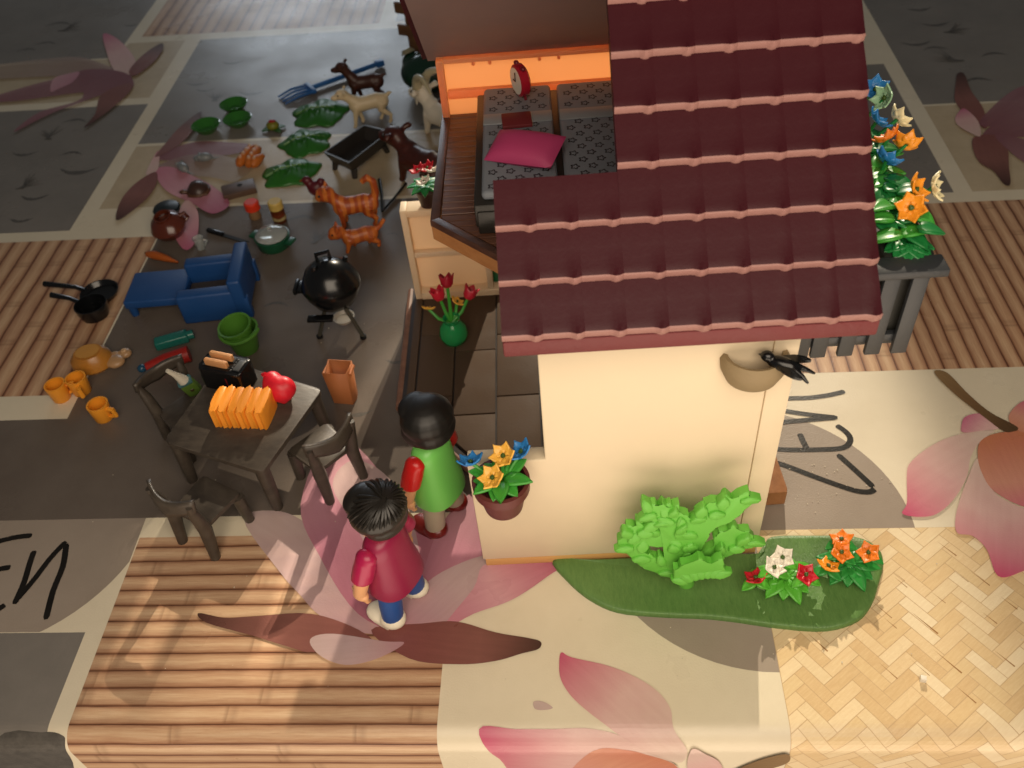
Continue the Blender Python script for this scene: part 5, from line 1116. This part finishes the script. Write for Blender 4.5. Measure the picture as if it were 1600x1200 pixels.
# leafy lettuces
gl = plastic('lettuce_green', '#2c6e22', 0.36, 0.15, 0.1); gl2 = plastic('lettuce_rib', '#6f9a62', 0.3)
def lettuce(label, p, L_, W_, rz, seed):
    random.seed(seed); t = thing('lettuce_leaf', label, 'lettuce', p, rz, 'green leafy lettuces')
    b = B(); n = 40; ph = random.uniform(0, 6)
    def f(i, j):
        a = 2*math.pi*i; r = j; wob = 1+0.10*math.sin(5*a+ph)+0.05*math.sin(9*a)
        x = L_*r*math.cos(a)*wob; y = W_*r*math.sin(a)*wob
        z = 0.42*(1-r**2.2)+0.10*math.sin(4*a+ph)*r*r*(1-r)*3+0.06*math.sin(x*7)*(1-r)-0.02+0.03*r
        return (x, y, max(0.02, z+0.08*math.sin(6*a)*r*(1-r)*2))
    b.grid(f, n, 9); bmesh.ops.remove_doubles(b.bm, verts=b.bm.verts[:], dist=1e-4); b.obj('blade', gl, t, solid=0.06)
    b = B(); b.tube([(-L_*0.85, 0, 0.2), (-L_*0.3, 0.04, 0.5), (L_*0.3, 0, 0.5), (L_*0.8, 0, 0.22)], [0.06, 0.07, 0.05, 0.02], 8); b.obj('midrib', gl2, t)
    for k in range(7):
        x = L_*(-0.6+0.2*k); b = B(); s_ = W_*(0.6-0.25*abs(k-3)/3)
        b.tube([(x, -s_, 0.26), (x+0.08, -s_*0.4, 0.5), (x+0.12, 0, 0.53), (x+0.08, s_*0.5, 0.46)], [0.025, 0.045, 0.04, 0.02], 6); b.obj('vein', gl, t)
lettuce('green ruffled lettuce leaf nearest the blue fork', (-16.11, 52.74), 1.75, 1.75, 8, 1)
lettuce('green ruffled lettuce leaf between the other two', (-16.35, 49.18), 1.55, 1.6, 18, 2)
lettuce('green ruffled lettuce leaf nearest the orange cat', (-16.6, 45.84), 1.7, 1.45, 20, 3)
# trough
c4 = [(-14.37, 45.85), (-12.65, 44.54), (-10.67, 47.92), (-12.35, 48.82)]
cc = (sum(p[0] for p in c4)/4, sum(p[1] for p in c4)/4)
t = thing('feeding_trough', 'dark rectangular feeding trough on four feet', 'trough', cc)
lc = [(p[0]-cc[0], p[1]-cc[1]) for p in c4]
b = B()
def ring(sc, z): return [b.bm.verts.new((p[0]*sc, p[1]*sc, z)) for p in lc]
rs = [ring(0.8, 0.5), ring(1.0, 1.3), ring(0.93, 1.3), ring(0.74, 0.62)]
for a, c in zip(rs, rs[1:]):
    for k in range(4): b.bm.faces.new((a[k], a[(k+1) % 4], c[(k+1) % 4], c[k]))
b.bm.faces.new(rs[0][::-1]); b.bm.faces.new(rs[-1]); trm = plastic('trough_dark', '#2b2724', 0.4, 0.1); b.obj('basin', trm, t)
for p in lc: b = B(); b.tube([(p[0]*0.72, p[1]*0.72, 0.52), (p[0]*0.8, p[1]*0.8, 0)], [0.2, 0.15], 8); b.obj('foot', trm, t)
# blue fork
p, q = (-18.84, 54.69), (-12.73, 58.93)
t = thing('blue_fork', 'blue plastic garden fork lying across the far cloth', 'fork', p, math.degrees(math.atan2(q[1]-p[1], q[0]-p[0])))
bf = plastic('fork_blue', '#2460a4', 0.35, 0.08); L_ = math.hypot(q[0]-p[0], q[1]-p[1])
b = B(); b.tube([(2.0, 0, 0.25), (L_, 0, 0.3)], 0.17, 10); b.box(L_-0.6, L_, -0.24, 0.24, 0.1, 0.5, 0.06); b.obj('handle', bf, t)
b = B(); b.box(1.75, 2.1, -0.7, 0.7, 0.12, 0.4, 0.08); hd = b.obj('head', bf, t)
for k in range(4): b = B(); b.tube([(1.8, -0.6+0.4*k, 0.25), (0.8, -0.66+0.44*k, 0.3), (-0.2, -0.6+0.4*k, 0.12)], [0.09, 0.08, 0.06], 8); b.obj('tine', bf, hd)
# big dark green gourd and the wooden fence behind it
t = thing('green_gourd', 'big glossy dark green gourd with pale stalk end', 'gourd', (-9.33, 55.22), 0)
b = B(); b.ell((0.3, -0.1, 1.25), (1.9, 1.5, 1.25)); b.ell((-0.7, 0.45, 1.7), (0.8, 0.75, 0.7)); b.obj('rind', plastic('gourd_green', '#17382a', 0.22, 0.2), t, remesh=0.09)
b = B(); b.tube([(-1.0, 0.65, 2.25), (-1.1, 0.75, 2.5)], [0.5, 0.32], 10); b.obj('stalk', plastic('stalk_tan', '#8f8a70', 0.6), t)
fe = thing('wooden_fence', 'brown two-rail toy fence partly hidden behind the house', 'fence', (-10.45, 59.42), -24)
fw_ = wood('fence_wood', '#5c3f26', '#7a5634', 4, 30)
b = B(); b.box(-0.35, 0.35, -0.25, 0.25, 0, 4.4, 0.08); b.prism([(-0.3, -0.2), (0.05, -0.2), (0.05, 0.2), (-0.3, 0.2)], 4.38, 4.75, 0.04); b.obj('post', fw_, fe)
for z in (1.9, 3.4): b = B(); b.box(-0.9, 6.0, -0.45, -0.22, z, z+0.75, 0.06); b.obj('rail', fw_, fe)
b = B(); b.box(4.5, 5.1, -0.2, 0.2, 0, 4.4, 0.08); b.obj('post', fw_, fe)
# white chip of something on the woven print
t = thing('paper_scrap', 'tiny white scrap lying on the woven print', 'scrap', (10.84, 13.88))
b = B(); b.prism([(-0.1, -0.05), (0.08, -0.08), (0.12, 0.08), (-0.06, 0.12)], 0.02, 0.2, 0.02); b.obj('scrap', plastic('scrap_white', '#e8e0d0', 0.5), t)

# crumbs and dust on the oilcloth
random.seed(11); b = B()
for k in range(150):
    if k < 60: x, y = random.gauss(8.9, 0.9), random.gauss(22.0, 0.9)
    else: x, y = random.uniform(-20, 18), random.uniform(13.5, 34)
    r = random.uniform(0.008, 0.028); b.ell((x, y, r*0.5+0.02), (r, r*random.uniform(0.5, 1.6), r*0.5), u=6, v=4)
o = b.obj('crumbs', plastic('crumb', '#cfc4b0', 0.8)); tag(o, 'tiny pale crumbs and dust on the oilcloth', 'crumbs', kind='stuff')

# ---------------------------------------------------------------- animals
def quadruped(name, label, cat, loc, rz, L_, H, mat, thick=0.3, head_up=0.5, tail='short', horns=None, ears='goat', headscale=1.0, group=None, step=0.12, hornmat=None, extra=None):
    """toy animal, head towards -X; feet on z=0; L_ body length, H height of the back"""
    a = thing(name, label, cat, loc, rz, group); b = B(); r = L_*thick; x0, x1 = -L_/2, L_/2; zb = H-r*0.85
    b.tube([(x0+0.02*L_, 0, zb+0.02*L_), (x0+0.22*L_, 0, zb-0.03*L_), (0, 0, zb-0.01*L_), (x1-0.25*L_, 0, zb+0.02*L_), (x1, 0, zb)], [r*0.72, r*1.0, r*0.92, r*0.98, r*0.62], 16)
    b.ell((x0+0.12*L_, 0, zb-0.04*L_), (r*0.9, r*0.85, r*1.0)); b.ell((x1-0.14*L_, 0, zb-0.02*L_), (r*0.95, r*0.88, r*1.0))
    for s_ in (-1, 1):
        f = step*L_*s_
        b.tube([(x0+0.14*L_, s_*r*0.55, zb), (x0+0.12*L_+f*0.5, s_*r*0.6, zb*0.52), (x0+0.13*L_+f, s_*r*0.6, 0.1*H), (x0+0.08*L_+f, s_*r*0.6, 0.04*H)], [r*0.52, r*0.34, r*0.26, r*0.3], 10)
        b.tube([(x1-0.14*L_, s_*r*0.55, zb), (x1-0.24*L_-f*0.3, s_*r*0.62, zb*0.68), (x1-0.04*L_-f*0.8, s_*r*0.62, zb*0.38), (x1-0.10*L_-f, s_*r*0.62, 0.1*H), (x1-0.15*L_-f, s_*r*0.62, 0.04*H)], [r*0.66, r*0.46, r*0.28, r*0.25, r*0.3], 10)
    hx, hz = x0-0.16*L_-0.06*L_*(1-head_up), H+head_up*0.42*L_; hr = r*0.82*headscale
    b.tube([(x0+0.12*L_, 0, zb+0.3*r), (x0-0.02*L_, 0, (zb+hz)/2+0.1*r), (hx+0.03*L_, 0, hz)], [r*0.85, r*0.62, hr*0.75], 12)
    b.ell((hx, 0, hz), (hr*1.0, hr*0.78, hr*0.82)); mz = 0.85 if ears == 'cat' else 1.35
    b.ell((hx-hr*mz*0.75, 0, hz-hr*0.32), (hr*0.62*mz/1.1, hr*0.5, hr*0.46))
    for s_ in (-1, 1):
        if ears == 'cat': b.tube([(hx+hr*0.1, s_*hr*0.5, hz+hr*0.5), (hx+hr*0.12, s_*hr*0.62, hz+hr*1.15)], [hr*0.32, hr*0.08], 8)
        else: b.tube([(hx+hr*0.3, s_*hr*0.6, hz+hr*0.4), (hx+hr*0.55, s_*hr*1.15, hz+hr*0.62), (hx+hr*0.65, s_*hr*1.45, hz+hr*0.45)], [hr*0.2, hr*0.3, hr*0.1], 8)
    if tail == 'short': b.tube([(x1-0.02*L_, 0, zb+r*0.4), (x1+0.12*L_, 0, zb+r*0.85), (x1+0.2*L_, 0, zb+r*0.8)], [r*0.3, r*0.26, r*0.1], 8)
    elif tail == 'hook': b.tube([(x1-0.03*L_, 0, zb+0.3*r), (x1+0.06*L_, 0, zb+0.3*L_), (x1+0.05*L_, 0, zb+0.62*L_), (x1-0.08*L_, 0, zb+0.74*L_), (x1-0.24*L_, 0, zb+0.62*L_)], [r*0.5, r*0.42, r*0.4, r*0.4, r*0.34], 10)
    elif tail == 'up': b.tube([(x1-0.03*L_, 0, zb+0.2*r), (x1+0.2*L_, 0, zb+0.2*L_), (x1+0.38*L_, 0, zb+0.42*L_)], [r*0.42, r*0.34, r*0.26], 10)
    b.obj('body', mat, a, remesh=max(0.035, L_*0.022))
    for s_ in (-1, 1): b = B(); b.ell((hx-hr*0.55, s_*hr*0.62, hz+hr*0.18), hr*0.13, u=8, v=6); b.obj('eye', black, a)
    if horns:
        for s_ in (-1, 1):
            b = B(); b.tube(smooth_loop([(hx-hr*0.1, s_*hr*0.3, hz+hr*0.5), (hx+hr*0.5, s_*hr*0.6, hz+hr*1.7), (hx+hr*1.9, s_*hr*1.0, hz+hr*2.2), (hx+hr*3.2, s_*hr*1.3, hz+hr*1.5)], 4, closed=False), [hr*(0.46-0.032*k) for k in range(13)], 10); b.obj('horn', hornmat or mat, a)
        b = B(); b.tube([(hx-hr*0.9, 0, hz-hr*0.6), (hx-hr*1.0, 0, hz-hr*1.4)], [hr*0.2, hr*0.06], 8); b.obj('beard', mat, a)
    if extra: extra(a, L_, H, r, zb)
    return a
cat_m = striped('cat_orange', '#a4481e', '#c8702e', 75, 'X'); cat_m2 = striped('kitten_orange', '#aa5220', '#c06828', 60, 'X')
def faced(p, q): return math.degrees(math.atan2(q[1]-p[1], q[0]-p[0]))+180
p, q = (-10.82, 40.56), (-12.43, 40.38)
quadruped('orange_cat', 'big orange tabby cat with hooked tail', 'cat', (-11.62, 40.44), faced(p, q), 2.1, 1.75, cat_m, 0.25, 0.42, 'hook', ears='cat', headscale=1.25, step=0.02)
p, q = (-10.38, 38.85), (-11.94, 38.39)
quadruped('orange_kitten', 'small orange kitten walking below the big cat', 'cat', (-11.17, 38.34), faced(p, q), 1.6, 1.15, cat_m2, 0.26, 0.12, 'up', ears='cat', headscale=1.35, step=0.14)
brn = plastic('goat_brown', '#4a2018', 0.35, 0.15); brn2 = plastic('kid_brown', '#45241a', 0.4, 0.15); cre = plastic('goat_cream', '#f0e8d6', 0.42, 0.08); tanm = plastic('kid_tan', '#dcc9a4', 0.42, 0.1)
quadruped('brown_kid', 'small dark brown goat kid behind the cream kid', 'goat', (-13.03, 54.08), faced((-12.11, 54.24), (-13.8, 54.16)), 2.0, 1.8, brn2, 0.24, 0.75, 'short', headscale=1.1)
quadruped('cream_kid', 'small cream goat kid standing beside the trough', 'goat', (-12.41, 51.18), faced((-11.34, 51.47), (-13.33, 51.03)), 2.2, 1.9, tanm, 0.22, 0.35, 'short', headscale=1.05)
def patch(a, L_, H, r, zb):
    b = B(); b.ell((-0.2*L_, r*0.62, zb+0.12*L_), (0.2*L_, r*0.5, 0.16*L_)); b.ell((0.0, r*0.7, zb+0.02*L_), (0.12*L_, r*0.4, 0.14*L_)); b.obj('brown_patch', brn, a, remesh=0.07, label='brown patch on the flank')
quadruped('white_goat', 'cream horned goat with a brown patch near the house corner', 'goat', (-7.55, 48.96), faced((-6.78, 48.16), (-8.51, 49.95)), 2.7, 2.1, cre, 0.26, 0.2, 'short', horns=True, headscale=1.25, hornmat=plastic('horn_cream', '#c9bf9e', 0.35), extra=patch)
quadruped('brown_goat', 'large reddish brown goat standing beyond the patio wall', 'goat', (-8.24, 43.89), faced((-6.54, 42.74), (-9.65, 45.2)), 3.0, 2.3, brn, 0.26, 0.15, 'short', headscale=1.15)
t = thing('red_rooster', 'small dark red knobbly toy bird facing the big cat', 'toy animal', (-14.53, 43.42), 0)
b = B(); b.ell((0, 0, 0.45), (0.5, 0.38, 0.45)); b.ell((-0.45, 0.1, 0.95), (0.3, 0.26, 0.26)); b.tube([(-0.25, 0.05, 0.6), (-0.42, 0.1, 0.9)], [0.3, 0.24], 10); b.ell((0.35, 0.05, 0.8), (0.25, 0.25, 0.3)); b.tube([(0, 0.12, 0.1), (0, 0.14, 0)], 0.14, 8); b.tube([(0, -0.12, 0.1), (0, -0.14, 0)], 0.14, 8); b.obj('body', plastic('rooster_red', '#5c1420', 0.4, 0.1), t, remesh=0.05)
b = B(); b.tube([(-0.72, 0.12, 0.95), (-0.9, 0.12, 0.9)], [0.1, 0.02], 8); b.obj('beak', plastic('beak', '#8a4a20'), t)
